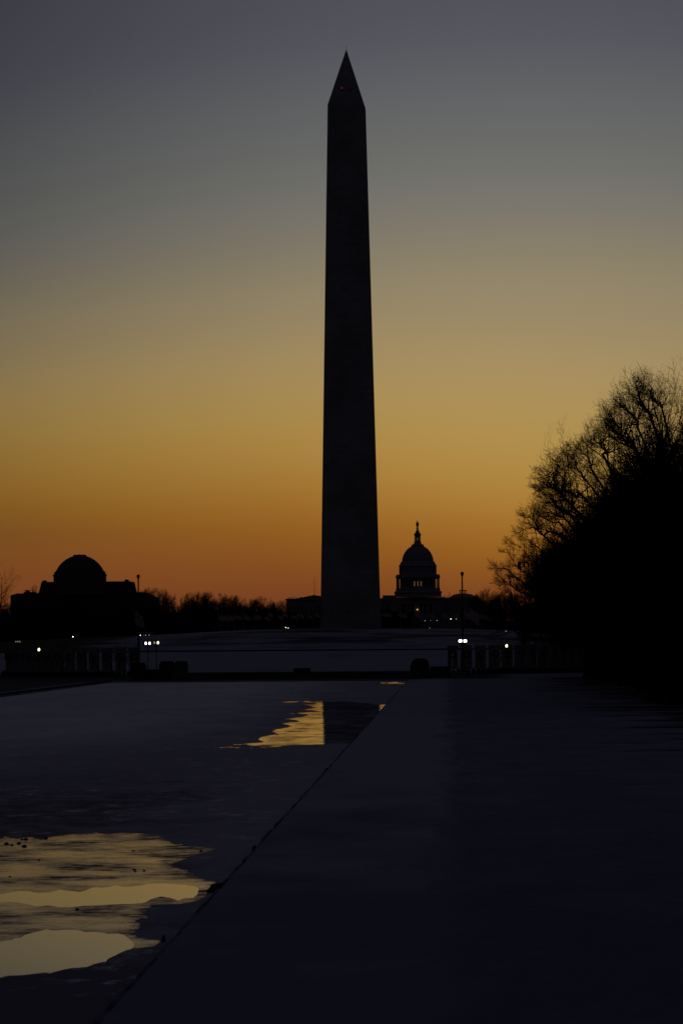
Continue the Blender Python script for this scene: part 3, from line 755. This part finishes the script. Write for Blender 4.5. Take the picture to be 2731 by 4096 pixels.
    return T.mesh('trunk', M['bark'], True), C.mesh('crown', M['twig'])
near_protos = [tree_mesh(s, 25, (10, 7, 5), .013, 9.6, .17, 8) for s in (1, 2, 3, 4, 5)]
mid_protos = [tree_mesh(s, 25, (10, 8, 5), .034, 10.0, .17, 8) for s in (41, 42, 43)]
far_protos = [tree_mesh(s, 21, (9, 8, 5), .038, 8.2, .15, 8) for s in (11, 12, 13, 14)]
small_protos = [tree_mesh(s, 9, (7, 5, 3), .014, 3.2, .22, 5) for s in (21, 22)]
ORD = ['first', 'second', 'third', 'fourth', 'fifth', 'sixth', 'seventh', 'eighth', 'ninth', 'tenth', 'eleventh', 'twelfth', 'thirteenth', 'fourteenth', 'fifteenth', 'sixteenth', 'seventeenth', 'eighteenth', 'nineteenth', 'twentieth']
def ordn(i):
    if i < 20: return ORD[i]
    T_ = {2: 'twenty', 3: 'thirty', 4: 'forty', 5: 'fifty', 6: 'sixty', 7: 'seventy', 8: 'eighty'}
    n = i + 1
    if n % 10 == 0: return {2: 'twentieth', 3: 'thirtieth', 4: 'fortieth', 5: 'fiftieth', 6: 'sixtieth', 7: 'seventieth', 8: 'eightieth'}[n // 10]
    return T_[n // 10] + '-' + ORD[n % 10 - 1]
def tree(name, pm_, loc, scale, rz, label, group, cat='tree'):
    r = empty(name, loc, rz); r.scale = (scale[0], scale[0], scale[1])
    for me in pm_:
        o = bpy.data.objects.new(me.name, me); col.objects.link(o); o.parent = r
    tag(r, label, cat, group)
    return r
rnd = random.Random(77)
# rows right of the pool
rows = [(24.6, 336, 830, 8.5, 'front row'), (34, 425, 1150, 9.0, 'second row'), (46, 620, 1150, 12.5, 'third row'), (60, 830, 1180, 15.0, 'fourth row')]
for X, y0, y1, stp, rn in rows:
    y = y0; i = 0
    while y < y1:
        x = X + rnd.uniform(-1.6, 1.6); yy = y + rnd.uniform(-2.5, 2.5)
        if (yy > 650 and yy < 815 and x < 33): y += stp; continue
        H = rnd.uniform(.98, 1.10) * (1.10 if yy < 450 else 1.0)
        tree('elm_tree', near_protos[rnd.randrange(5)] if X < 30 and yy < 640 and i % 2 == 0 else mid_protos[rnd.randrange(3)], (x, yy, tz(x, yy) - .1), (H * rnd.uniform(.95, 1.12), H), rnd.uniform(0, 6.28),
             'tall bare elm right of the pool, %s back from the camera in the %s' % (ordn(i), rn), 'bare elms lining the right side of the pool')
        y += stp; i += 1

def tree_at(name, protos, px, ptop, y, H0, label, group, wide=1.0, x_off=0):
    t = at(px, ptop, y); z0 = tz(t.x, y) - .1
    k = (t.z - z0) / H0
    return tree(name, protos, (t.x, y, z0), (k * wide, k), rnd.uniform(0, 6.28), label, group)
# trees that stand out from the edge of the right-hand mass
def guided_tree(bx, y, H, limbs_px, ox, oy, sc_, seed, label, nl):
    """an elm whose main limbs follow given paths in its own space; every limb swings a little nearer or farther"""
    z0 = tz(bx, y) - .1; r_ = random.Random(seed); G = []
    for pl in limbs_px:
        w = r_.uniform(-2.5, 2.5); L_ = []
        for i, (x, v) in enumerate(pl):
            t = at(ox + x / sc_ + 12, oy + v / sc_ - 2, y)
            yy = w * i / len(pl) + r_.uniform(-.3, .3)
            L_.append((t.x - bx, yy, t.z - z0))
        G.append([(0, 0, max(4.0, min(L_[0][2] - 3.0, H * .45)))] + L_)
    pm_ = tree_mesh(seed, H, (9, 6, 4), .014, 9, .2, nl, 1.0, G)
    tree('elm_tree', pm_, (bx, y, z0), (1, 1), 0, label, None)
guided_tree(27.0, 440, 21, [[(720, 1300), (640, 1262), (560, 1228), (500, 1220), (440, 1210), (400, 1195), (360, 1185), (300, 1215), (270, 1225)],
    [(660, 1450), (600, 1370), (540, 1300), (500, 1235), (480, 1185), (420, 1150), (380, 1100), (340, 1040)],
    [(600, 1440), (510, 1405), (460, 1345), (430, 1300), (385, 1265), (345, 1235)],
    [(640, 1380), (540, 1300), (500, 1225), (520, 1150), (530, 1080), (560, 1000), (545, 950)],
    [(760, 1180), (690, 1110), (640, 1030), (600, 960), (560, 905)],
    [(800, 1100), (760, 1000), (720, 930), (690, 900), (650, 905)],
    [(900, 1000), (890, 900), (850, 840), (800, 800), (740, 850)],
    [(540, 1290), (450, 1180), (440, 1080), (470, 1000), (450, 940)]], 2000, 1400, 2.145, 31, 'bare elm with crooked open limbs leaning out over the lawn', 3)
guided_tree(26.0, 520, 19, [[(560, 1640), (500, 1600), (440, 1572), (390, 1565), (340, 1590), (300, 1550), (270, 1530), (200, 1530), (150, 1555), (115, 1590)],
    [(560, 1600), (500, 1500), (400, 1470), (330, 1440), (300, 1410)], [(340, 1590), (300, 1550), (270, 1480), (220, 1440), (175, 1455)],
    [(620, 1560), (520, 1450), (450, 1420), (380, 1400)], [(640, 1500), (520, 1420), (430, 1350), (380, 1290)]], 2000, 1400, 2.145, 33, 'bare elm with one long low crooked branch reaching left', 4)
guided_tree(25.5, 610, 17, [[(480, 520), (380, 470), (290, 400), (220, 340), (170, 330), (140, 340)], [(470, 450), (380, 380), (300, 330), (260, 270), (230, 220), (195, 210)],
    [(520, 420), (430, 300), (360, 220), (300, 160), (250, 140)], [(440, 560), (300, 500), (230, 450), (185, 440), (155, 470)], [(560, 300), (480, 200), (400, 140), (330, 100)]], 1900, 2100, 1.887, 35, 'bare elm with spreading low branches next to the light box mast', 4)
guided_tree(26.0, 395, 25, [[(1120, 850), (1060, 810), (1010, 750), (980, 710), (930, 690), (880, 680)], [(1100, 800), (1040, 760), (990, 690), (960, 640), (915, 620)],
    [(1200, 780), (1150, 640), (1110, 560), (1060, 520), (1040, 470)], [(1300, 700), (1230, 540), (1180, 450), (1150, 380), (1130, 330)], [(1380, 600), (1330, 480), (1270, 400), (1210, 290)]], 2000, 1400, 2.145, 37, 'bare elm with one drooping side branch below the broad crown', 5)
tree_at('elm_tree', near_protos[3], 2605, 1492, 392, 25, 'broad bare elm with fan shaped crown below the tallest treetop', None, 1.0)
tree_at('elm_tree', near_protos[0], 2760, 1400, 350, 25, 'tallest bare elm, its top touching the right edge of the picture', None, 1.0)
tree_at('elm_tree', near_protos[2], 2680, 1450, 372, 25, 'bare elm between the broad crowned elm and the tallest one', None, 1.0)
tree_at('elm_tree', near_protos[4], 2090, 2220, 880, 25, 'bare spreading tree at the low left end of the right tree mass', None, 1.15)
# left edge, in front of the museum
tree_at('elm_tree', near_protos[2], -62, 2232, 735, 25, 'tall bare tree cut off by the left edge of the picture', None, 1.1)
tree_at('elm_tree', near_protos[0], -80, 2330, 800, 25, 'lower bare tree at the left edge behind the taller one', None, 1.1)
G_ = 'bare trees of the dark belt behind the mound'
belt = [(145, 2336, 1950, .5), (540, 2350, 1960, .9), (572, 2350, 1980, .8), (602, 2345, 1960, .8), (630, 2350, 1970, .8), (657, 2354, 1960, .75), (678, 2368, 1940, .7),
        (738, 2372, 1900, .8), (760, 2366, 1880, .8), (788, 2366, 1800, .8), (816, 2360, 1850, .9), (842, 2367, 1780, .8), (868, 2370, 1820, .8), (895, 2374, 1800, .8), (925, 2375, 1850, .8),
        (952, 2378, 1880, .8), (980, 2392, 1850, .7), (1003, 2393, 1840, .7), (1022, 2390, 1800, .7), (1048, 2381, 1850, .8), (1070, 2388, 1900, .7), (1090, 2402, 1850, .7), (1110, 2402, 1900, .7), (1128, 2396, 2180, .7), (1155, 2384, 2200, .7), (1178, 2383, 2200, .7),
        (1912, 2372, 1700, .8), (1932, 2360, 1700, .8), (1952, 2352, 1720, .9), (1978, 2364, 1700, .8), (1998, 2358, 1720, .8)]
for i, (px, py, y, w) in enumerate(belt):
    tree_at('bare_tree', far_protos[i % 4], px, py, y, 21, 'bare tree rising highest along the dark skyline belt, %s from the left' % ordn(i), G_, w)
front = [(12, 2405), (52, 2412), (95, 2420), (140, 2418), (185, 2425), (230, 2440), (280, 2446), (330, 2450), (380, 2446), (425, 2440), (470, 2430), (515, 2424), (560, 2420), (600, 2424), (640, 2430), (680, 2428), (720, 2416), (760, 2402),
         (800, 2398), (840, 2396), (880, 2398), (920, 2402), (960, 2408), (1000, 2414), (1040, 2416), (1080, 2420), (1118, 2428), (1160, 2448), (1200, 2452), (1240, 2450), (1280, 2452), (1895, 2420), (1925, 2398), (1960, 2386), (1995, 2380), (2030, 2372), (2065, 2366)]
for i, (px, py) in enumerate(front):
    y = 1500 + (i * 37) % 90
    tree_at('bare_tree', far_protos[(i * 3 + 1) % 4], px, py, y, 21, 'dense bare tree low in the dark belt, %s from the left of the nearer rank' % ordn(i), 'nearer rank of trees in the dark belt', 1.25)
for (px, py, y, k, lb) in ((257, 2560, 790, 0, 'small forked bare tree between the pillars at far left'), (522, 2560, 800, 1, 'small spreading bare tree beside the left flagpole'), (1995, 2548, 815, 0, 'small bare tree among the pillars right of the flagpole'), (470, 2565, 830, 1, 'small bare tree behind the pillars left of the flagpole')):
    t = at(px, py, y); z0 = tz(t.x, y) - .1
    tree('bare_tree', small_protos[k], (t.x, y, z0), ((t.z - z0) / 9 * 1.15, (t.z - z0) / 9), rnd.uniform(0, 6), lb, None)
def wood(name, x0, x1, y0, y1, hf, n, size, lab, seed):
    r_ = random.Random(seed); b = MB(); vs = []; fs = []
    for i in range(n):
        x = r_.uniform(x0, x1); y = r_.uniform(y0, y1); z0 = tz(x, y)
        h = hf(x) * (.78 + .22 * math.sin(x * .31 + y * .2) * math.sin(x * .083 + 1)) 
        z = z0 + h * (r_.random() ** .8)
        a = Vector((r_.gauss(0, 1), r_.gauss(0, .6), r_.gauss(0, 1))).normalized(); c = a.cross(Vector((r_.gauss(0, 1), r_.gauss(0, 1), r_.gauss(0, 1)))).normalized()
        s = size * r_.uniform(.5, 1.2); p = Vector((x, y, z)); k = len(vs)
        vs += [p - a * s * .5, p + c * s * .3, p + a * s * .5, p - c * s * .3]; fs.append((k, k + 1, k + 2, k + 3))
    b.add(vs, fs); o = b.build(name, M['shrub'], fix=False)
    tag(o, lab, 'wood', kind='stuff')
wood('distant_wood', -280, -10, 1420, 1500, lambda x: 12.5 if x < -110 else 11.5, 26000, 2.6, 'black undergrowth of the far wood behind the snowy mound', 5)
wood('distant_wood', 22, 150, 1160, 1240, lambda x: min(20, 9 + max(0, x - 22) * .35), 16000, 2.4, 'black undergrowth filling the wood at the right behind the elm rows', 6)
wood('distant_wood', 40, 190, 1000, 1060, lambda x: 21, 16000, 2.4, 'black evergreen thicket between the right hand elm rows and the frame edge', 7)

# ------------------------------------------------------------------ memorial at the pool end: pillars on two curved plinths
def pillar_meshes():
    w, t, h = 1.7, 1.0, 4.35
    s = MB()
    s.box(-w / 2, -.16, -t / 2, t / 2, .35, 3.0); s.box(.16, w / 2, -t / 2, t / 2, .35, 3.0)
    s.box(-w / 2, w / 2, -t / 2, t / 2, 3.003, h - .35)
    b = MB().box(-w / 2 - .12, w / 2 + .12, -t / 2 - .12, t / 2 + .12, 0, .347)
    c = MB().box(-w / 2 - .08, w / 2 + .08, -t / 2 - .08, t / 2 + .08, h - .347, h - .1).box(-w / 2 + .05, w / 2 - .05, -t / 2 + .05, t / 2 - .05, h - .097, h)
    wr = MB(); pr = []
    n = 18
    for sd in (-1, 1):
        pts_ = [Vector((.62 * math.cos(2 * math.pi * i / n), sd * (t / 2 + .07), 2.75 + .62 * math.sin(2 * math.pi * i / n))) for i in range(n + 1)]
        wr.tube(pts_, [.10 + .03 * (i % 2) for i in range(n + 1)], 6)
    return s.mesh('shaft', M['granite2']), b.mesh('base', M['granite2']), c.mesh('capital', M['granite2']), wr.mesh('wreath', M['wreath'])
PM = pillar_meshes()
NP = 20
for side, (cx0, nm) in enumerate(((-54.5, 'left'), (-1.4, 'right'))):
    plist = []
    for i in range(NP):
        a = math.radians(-85 + 95 * i / (NP - 1))
        sx = -1 if side == 0 else 1
        x = cx0 + sx * 30 * math.cos(a) - (0 if side else 0); y = 748 + 40 * math.sin(a)
        plist.append((x, y, a, sx))
    for i, (x, y, a, sx) in enumerate(plist):
        tx, ty = -sx * 30 * math.sin(a), 40 * math.cos(a)
        r_ = empty('pillar', (x, y, 1.12), math.atan2(ty, tx))
        for me in PM:
            o = bpy.data.objects.new(me.name, me); col.objects.link(o); o.parent = r_
        tag(r_, 'square granite pillar with slot and wreath, %s round the %s colonnade from its near end' % (ordn(i), nm), 'pillar', 'granite pillars of the two curved colonnades')
    pl = MB()
    for i in range(60):
        a0 = math.radians(-92 + 108 * i / 60); a1 = math.radians(-92 + 108 * (i + 1) / 60)
        q = []
        for a in (a0, a1):
            for rr_ in (-1.3, 1.3):
                q.append((cx0 + sx * (30 + rr_) * math.cos(a), 748 + (40 + rr_) * math.sin(a)))
        z0, z1 = .1, 1.12
        v8 = [(q[0][0], q[0][1], z0), (q[1][0], q[1][1], z0), (q[3][0], q[3][1], z0), (q[2][0], q[2][1], z0), (q[0][0], q[0][1], z1), (q[1][0], q[1][1], z1), (q[3][0], q[3][1], z1), (q[2][0], q[2][1], z1)]
        pl.add(v8, [(3, 2, 1, 0), (4, 5, 6, 7), (0, 1, 5, 4), (2, 3, 7, 6)])
    tag(pl.build('plinth_wall', M['granite']), 'low curved dark granite plinth carrying the %s colonnade of pillars' % nm, 'wall')

def shoulder_block(px0, px1, ptop, pbot, y, dep, label, mt, relief=False, chunky=False):
    c = at((px0 + px1) / 2, pbot, y); x0 = at(px0, pbot, y).x; x1 = at(px1, pbot, y).x
    zt = at((px0 + px1) / 2, ptop, y).z
    w = (x1 - x0) / 2
    zb_ = .1
    r_ = empty('granite_block', (c.x, y, zb_)); H = zt - zb_
    if chunky:
        poly = [(-w, 0), (w, 0), (w, H * .62), (w * .93, H * .80), (w * .80, H * .93), (w * .55, H * .98), (w * .1, H), (-w * .35, H * .99), (-w * .62, H * .93), (-w * .85, H * .82), (-w * .9, H * .7), (-w, H * .64)]
    else:
        poly = [(-w, 0), (w, 0), (w, H * .80), (w * .93, H * .92), (w * .80, H), (-w * .72, H), (-w * .88, H * .93), (-w * .93, H * .82), (-w, H * .74)]
    b = MB().prism(poly, 0, dep).build('block', mt, r_)
    MB().box(-w * .7, w * .75, .1, dep - .1, H + .003, H + .06).build('coping', M['granite2'], r_)
    MB().box(-w - .08, w + .08, -.12, dep + .1, -.1, .16).build('base', mt, r_)
    if relief:
        rb = MB()
        for i in range(5):
            x = -w * .62 + i * w * .30
            rb.box(x, x + .13, -.05, -.003, H * .32, H * (.52 + .1 * (i % 2)))
            rb.box(x - .07, x + .2, -.05, -.003, H * .64, H * .70)
        rb.build('relief', M['granite2'], r_)
    tag(r_, label, 'stone block')
shoulder_block(527, 580, 2652, 2720, 655, 3.0, 'dark stone block with pale coping below the left flagpole', M['dark_stone'])
shoulder_block(637, 694, 2646, 2720, 650, 3.0, 'black stone block with rounded shoulders, left of the carved block', M['dark_stone'])
shoulder_block(697, 748, 2646, 2720, 648, 3.0, 'stone block with faint carved relief at the end of the low wall', M['granite'], True)
shoulder_block(1640, 1716, 2635, 2706, 655, 4.5, 'broad black rounded block at the right end of the low wall', M['dark_stone'], chunky=True)

def wall_thing(name, px0, px1, ptop, y, dep, label, mt, segs=1, cat='wall'):
    x0 = at(px0, 2700, y).x; x1 = at(px1, 2700, y).x; zt = at((px0 + px1) / 2, ptop, y).z
    r_ = empty(name, ((x0 + x1) / 2, y, .1)); w = (x1 - x0)
    b = MB()
    for i in range(segs):
        a = -w / 2 + w * i / segs
        b.box(a + .01, a + w / segs - .01, (i % 2) * .015, dep, 0, zt - .1 - .16)
    b.build('panel', mt, r_)
    MB().box(-w / 2 - .03, w / 2 + .03, -.06, dep + .05, zt - .1 - .157, zt - .1).build('coping', mt, r_)
    tag(r_, label, cat)
    return r_
wall_thing('low_wall', 584, 634, 2678, 660, 1.0, 'short dark stone wall between the two left blocks under the lamps', M['dark_stone'], 2)
wall_thing('low_wall', 751, 800, 2692, 650, .8, 'pale stretch of low wall beside the carved block', M['granite2'], 2)
wall_thing('low_wall', 803, 1405, 2690, 652, .8, 'long low dark wall closing the far end of the frozen pool', M['granite'], 26)
wall_thing('low_wall', 1410, 1636, 2689, 656, .8, 'low wall stretch between the long wall and the broad rounded block', M['granite'], 10)
wall_thing('low_wall', 1719, 1800, 2666, 665, .8, 'taller wall stretch between rounded block and right pillars', M['dark_stone'], 3)
kr = MB()
for i in range(32):
    x = PX0 + 2 + i * 1.5
    kr.box(x, x + 1.48, 629.5, 631.5, LAND - .05, LAND + .15)
tag(kr.build('terrace_kerb', M['kerb'], fix=False), kind='structure')
wb = wall_thing('raised_block', 1174, 1241, 2673, 690, 2.0, 'small flat raised block standing above the long low wall', M['dark_stone'], 3, 'stone block')

# ------------------------------------------------------------------ flags
def flag_mesh(w, h, droop, wave, seed, n=18, mm_=10, twist=0.0):
    r_ = random.Random(seed); ph_ = r_.uniform(0, 6)
    v = []; f = []; uvs = []
    for j in range(mm_ + 1):
        for i in range(n + 1):
            u, t = i / n, j / mm_
            x = u * w * (1 - .12 * wave) 
            z = (t - .5) * h * (1 - .18 * u) - droop * u ** 1.25 + .05 * h * math.sin(u * 9 + t * 2 + ph_) * u
            y = wave * w * (.11 * math.sin(u * 8 + ph_ + t * 1.3) + .05 * math.sin(u * 15 + t * 4 + ph_)) * (u ** .6) + twist * (t - .5) * u
            v.append((x, y, z)); uvs.append((u, t))
    for j in range(mm_):
        for i in range(n):
            a = j * (n + 1) + i; f.append((a, a + 1, a + n + 2, a + n + 1))
    me = bpy.data.meshes.new('flag'); me.from_pydata(v, [], f); ul = me.uv_layers.new(name='UVMap')
    for l in me.loops: ul.data[l.index].uv = uvs[l.vertex_index]
    me.materials.append(M['flag']); me.polygons.foreach_set('use_smooth', [True] * len(me.polygons))
    return me
fm = [flag_mesh(2.1, 1.25, d, 1.0, s) for s, d in ((1, .75), (2, .95), (3, .55), (4, 1.1))]
pole_me = MB().tube([(0, 0, -.3), (0, 0, 7.5)], [.085, .05], 8).mesh('pole', M['polew'])
ball_me = MB().sphere((0, 0, 7.6), .13, 8).mesh('finial', M['polew'], True)
ring = []
for i in range(50):
    a = 2 * math.pi * (i + .5) / 50
    x, y = OBX + 38.5 * math.cos(a), D_OB + 38.5 * math.sin(a)
    px = 1365.5 + (x / y * FPX - 412)
    if y > D_OB and abs(x - OBX + 1) < 8.2: continue
    ring.append((x, y, px))
ring.sort()
rf = random.Random(9)
for i, (x, y, px) in enumerate(ring):
    r_ = empty('flagpole', (x, y, tz(x, y)))
    for me in (pole_me, ball_me):
        o = bpy.data.objects.new(me.name, me); col.objects.link(o); o.parent = r_
    o = bpy.data.objects.new('flag', fm[rf.randrange(4)]); col.objects.link(o); o.parent = r_; o.location = (.09, 0, 4.1 + rf.uniform(-.15, .2)); o.rotation_euler = (0, 0, rf.uniform(-.6, .5))
    tag(r_, 'half-staff flagpole, %s from the left, ring round the obelisk' % ordn(i), 'flagpole', 'flagpoles in a ring round the obelisk')
for px, pt, sidx, lb in ((555, 2298, 0, 'tall flagpole at left with a furled red and white striped flag at half staff'), (1849, 2287, 1, 'tall flagpole at right with a striped flag blowing right at half staff')):
    b = at(px, 2700, 690); t = at(px, pt, 690); z0 = .2
    r_ = empty('flagpole', (b.x * .5 + t.x * .5, 690, z0)); H = t.z - z0
    MB().tube([(0, 0, 0), (0, 0, H - .5)], [.20, .12], 12).build('pole', M['metal'], r_)
    MB().sphere((0, 0, H - .33), .31, 12, 1.15).lathe([(.13, H - .9), (.2, H - .66), (.2, H - .6)], 10).build('finial', M['metal'], r_, True)
    MB().lathe([(.9, 0), (.9, .3), (.5, .45), (.42, 1.3), (.3, 1.6)], 16).build('base', M['granite'], r_)
    if sidx:
        me = flag_mesh(3.0, 2.5, 2.0, .8, 5, 26, 14)
        o = bpy.data.objects.new('flag', me); col.objects.link(o); o.parent = r_; o.location = (.25, -.1, at(px, 2440, 690).z - z0)
    else:
        me = flag_mesh(1.9, 3.2, 1.3, 1.9, 8, 26, 14, .6)
        o = bpy.data.objects.new('flag', me); col.objects.link(o); o.parent = r_; o.location = (-.75, -.25, at(px, 2470, 690).z - z0)
        o.rotation_euler = (0, R(-14), 0)
    tag(r_, lb, 'flagpole')

# ------------------------------------------------------------------ lamps
def acorn(parent, x, z, mt, r=.19):
    MB().lathe([(.07, z - .42), (.13, z - .36), (.11, z - .22)], 10, x, 0).build('holder', M['metal'], parent)
    MB().lathe([(.10, z - .22), (r, z - .05), (r * 1.03, z + .06), (r * .8, z + .2), (r * .35, z + .3)], 12, x, 0).build('globe', mt, parent, True)
    MB().lathe([(.07, z + .30), (.03, z + .36), (.02, z + .50)], 8, x, 0).build('finial', M['metal'], parent)
def lamp_post(px, py, y, label, mts, spread=0, z0=None, name='street_lamp', group=None, rz=0):
    c = at(px, py, y); z0 = tz(c.x, y) if z0 is None else z0
    r_ = empty(name, (c.x, y, z0), rz); H = c.z - z0
    MB().lathe([(.24, 0), (.24, .25), (.15, .35), (.13, .9), (.085, 1.1), (.065, H - .45)], 12).build('post', M['metal'], r_)
    if spread:
        MB().tube([(-spread, 0, H - .42), (-spread, 0, H - .62), (-spread * .6, 0, H - .72), (0, 0, H - .70), (spread * .6, 0, H - .72), (spread, 0, H - .62), (spread, 0, H - .42)], .045, 6).build('crossbar', M['metal'], r_)
        MB().tube([(-spread, 0, H - 1.0), (-spread, 0, H - .62)], .03, 5).build('drop', M['metal'], r_)
        MB().tube([(spread, 0, H - 1.0), (spread, 0, H - .62)], .03, 5).build('drop', M['metal'], r_)
        acorn(r_, -spread, H, mts[0]); acorn(r_, spread, H, mts[1])
    else: acorn(r_, 0, H, mts[0])
    tag(r_, label, 'street lamp', group)
lamp_post(157, 2599, 703, 'single glowing globe lamp before the left pillars', [M['lamp']], z0=.28)
lamp_post(2025, 2584, 703, 'single glowing globe lamp before the right pillars', [M['lamp']], z0=.28)
lamp_post(591.5, 2574, 760, 'twin globe lamp with both white globes lit, left of the pair', [M['lampw'], M['lampw']], .37)
lamp_post(625.5, 2571.5, 770, 'twin globe lamp with one dark globe and one lit', [M['lampdim'], M['lamp']], .37)
lamp_post(1841, 2564.5, 760, 'twin globe lamp just left of the right flagpole', [M['lampw'], M['lampw']], .19)
lamp_post(1859, 2564.5, 765, 'twin globe lamp just right of the right flagpole', [M['lampw'], M['lampw']], .15)
def small_lamp(px, py, y, r, mt, label, group=None):
    c = at(px, py, y); z0 = min(tz(c.x, y), c.z - 2.5)
    r_ = empty('path_lamp', (c.x, y, z0)); H = c.z - z0
    MB().tube([(0, 0, 0), (0, 0, H - r)], .05, 6).build('post', M['metal'], r_)
    MB().sphere((0, 0, H), r, 8).build('globe', mt, r_, True)
    tag(r_, label, 'lamp', group)
for (px, py, y, r, mt, lb) in ((1606, 2483, 3000, .22, 'spot', 'tiny white lamp low in front of the capitol, far left of its row'), (1699, 2483, 3000, .18, 'spot', 'tiny white lamp right of the capitol porch light'),
        (1722, 2483, 3000, .13, 'spot', 'faintest lamp of the capitol row, between two brighter ones'), (1747, 2482, 3000, .22, 'spot', 'tiny white lamp under the right end of the capitol dome'),
        (1802, 2476, 2600, .26, 'lamp', 'brightest yellowish lamp right of the capitol'), (1824, 2476, 2600, .18, 'spot', 'small lamp nearest the left side of the right flagpole'),
        (1607, 2513, 2900, .2, 'spot', 'tiny lamp low left of the lit capitol arches'), (1718, 2513, 2900, .24, 'spot', 'tiny lamp low right of the lit capitol arches'),
        (1143, 2510, 1300, .13, 'lamp', 'small yellow lamp below the pedimented building, left one'), (1153, 2512, 1300, .09, 'lamp', 'small dim yellow lamp below the pedimented building, right one'),
        (293, 2547, 1180, .14, 'lampw', 'bright white point lamp in the dark below the museum'), (432, 2557, 1150, .07, 'spot', 'very faint point lamp on the left foot of the mound'),
        (768, 2535, 1110, .11, 'spot', 'lone small lamp on the mound crest left of the flags'), (2023, 2525, 1050, .07, 'spot', 'faint point lamp above the single right globe lamp')):
    small_lamp(px, py, y, r, M[mt], lb)
for i, px in enumerate((65, 73, 81)):
    small_lamp(px, 2566.5, 900, .16, M['lampdim'], ('left', 'middle', 'right')[i] + ' one of three dim lamps in a close row at far left', 'three dim lamps at far left')

# ------------------------------------------------------------------ cars on the mound road
def car(px, py, y, rz, label, second=True):
    c = at(px, py, y)
    z0 = c.z - .65
    r_ = empty('parked_car', (c.x, y, z0), rz)
    side = [(-2.2, .30), (2.2, .30), (2.25, .75), (1.3, .92), (.75, 1.42), (-1.1, 1.45), (-1.75, 1.0), (-2.25, .9)]
    MB().prism([(x, z) for x, z in side], -.85, .85).build('body', M['car'], r_)
    MB().prism([(1.12, .95), (.70, 1.36), (-1.02, 1.38), (-1.5, 1.02)], -.87, .87).build('window', M['glass'], r_)
    for x in (-1.4, 1.4):
        for yy in (-.87, .69):
            w = MB(); n = 14
            vs = [(x + .33 * math.cos(2 * math.pi * i / n), yy + k * .18, .33 + .33 * math.sin(2 * math.pi * i / n)) for k in (0, 1) for i in range(n)]
            w.add(vs, [tuple(range(n)), tuple(range(n, 2 * n))] + [(i, (i + 1) % n, (i + 1) % n + n, i + n) for i in range(n)])
            w.build('wheel', M['metal'], r_)
    MB().sphere((2.2, -.62, .65), .13, 8).build('headlight', M['head'], r_)
    MB().sphere((2.2, .62, .65), .13, 8).build('headlight', M['head'] if second else M['lampdim'], r_)
    tag(r_, label, 'car', 'cars with headlights on below the museum')
car(606, 2541.5, 1190, R(-118), 'dark car with both headlights on above the twin lamps', True)
car(583, 2541, 1195, R(-114), 'dark car with one headlight bright and one dim', False)
# pale benches round the obelisk
for px, w, lb in ((972, 1.7, 'pale marble bench on the mound crest, leftmost'), (1010, 1.3, 'pale marble bench on the mound crest, second from left'), (1200, 4.6, 'long pale bench below the pedimented building'), (1270, 2.0, 'pale bench just left of the obelisk foot'), (1830, 2.6, 'pale bench on the crest left of the tall right flagpole')):
    c = at(px, 2524, 1092); z = tz(c.x, 1092)
    r_ = empty('bench', (c.x, 1092, z))
    MB().box(-w / 2, w / 2, -.25, .25, .36, .48).build('seat', M['stone'], r_)
    for x in (-w / 2 + .15, w / 2 - .35): MB().box(x, x + .2, -.2, .2, -.2, .357).build('leg', M['stone'], r_)
    tag(r_, lb, 'bench', 'pale benches round the obelisk')
# floodlight mast in the trees on the right
c = at(2075, 2280, 770); r_ = empty('light_tower', (at(2105, 2400, 770).x, 770, .28)); 
dx_ = c.x - r_.location.x; zt = at(2075, 2246, 770).z - .28; zb2 = at(2075, 2279, 770).z - .28
tw = MB(); H = at(2100, 2190, 770).z - .28
for sx in (-.35, .35):
    for sy in (-.35, .35): tw.tube([(sx, sy, 0), (sx, sy, H)], .05, 5)
k = 0; z = 0
while z < H - 1:
    tw.tube([(-.35, -.35, z), (.35, -.35, z + 1)], .03, 4); tw.tube([(.35, -.35, z), (-.35, -.35, z + 1)], .03, 4); z += 1
tw.build('mast', M['metal'], r_)
MB().box(dx_ - .33, dx_ + .33, -.4, .3, zb2, zt).build('light_box', M['metal'], r_)
MB().tube([(dx_, 0, zt - .25), (0, 0, zt - .25)], .14, 6).build('arm', M['metal'], r_)
MB().tube([(dx_, 0, zt), (dx_ + .15, 0, zt + .3), (dx_ + .7, 0, zt + .28)], .05, 5).build('bracket', M['metal'], r_)
tag(r_, 'lattice mast with dark rectangular box hung at its left, among the branches', 'mast')
# clods and bared stone along the near pool edge
random.seed(40)
for px, py, L_, w_, lb in ((880, 3556, 3.2, .30, 'dark bared bank where the near melt pool touches the pool edge'), (1018, 3398, 1.4, .09, 'dark clod on the pool edge above the near melt pool'),
                       (1320, 3083, 2.6, .15, 'dark ragged clump on the pool edge between the two melt pools'), (1438, 2950, 3.0, .10, 'dark clod on the pool edge beside the far melt pool'), (655, 3762, .5, .05, 'small dark clod at the pool edge beside the lower clear pool')):
    p = gnd(px, py, .02); b = MB(); vv = []; ff = []; nn = 14
    for j in range(3):
        for i in range(nn):
            a = 2 * math.pi * i / nn; q = random.uniform(.7, 1.2) * (1, .75, .35)[j]
            vv.append((math.cos(a) * w_ * q, math.sin(a) * L_ * .5 * q, (-.03, .09, .15)[j]))
    for j in range(2):
        for i in range(nn): ff.append((j * nn + i, j * nn + (i + 1) % nn, (j + 1) * nn + (i + 1) % nn, (j + 1) * nn + i))
    ff.append(tuple(range(2 * nn, 3 * nn))); b.add(vv, ff)
    o = b.build('frozen_clod', M['dark_stone'], smooth=True); o.location = (min(p.x, PX1 - w_ * .6), p.y, 0)
    tag(o, lb, 'clod')
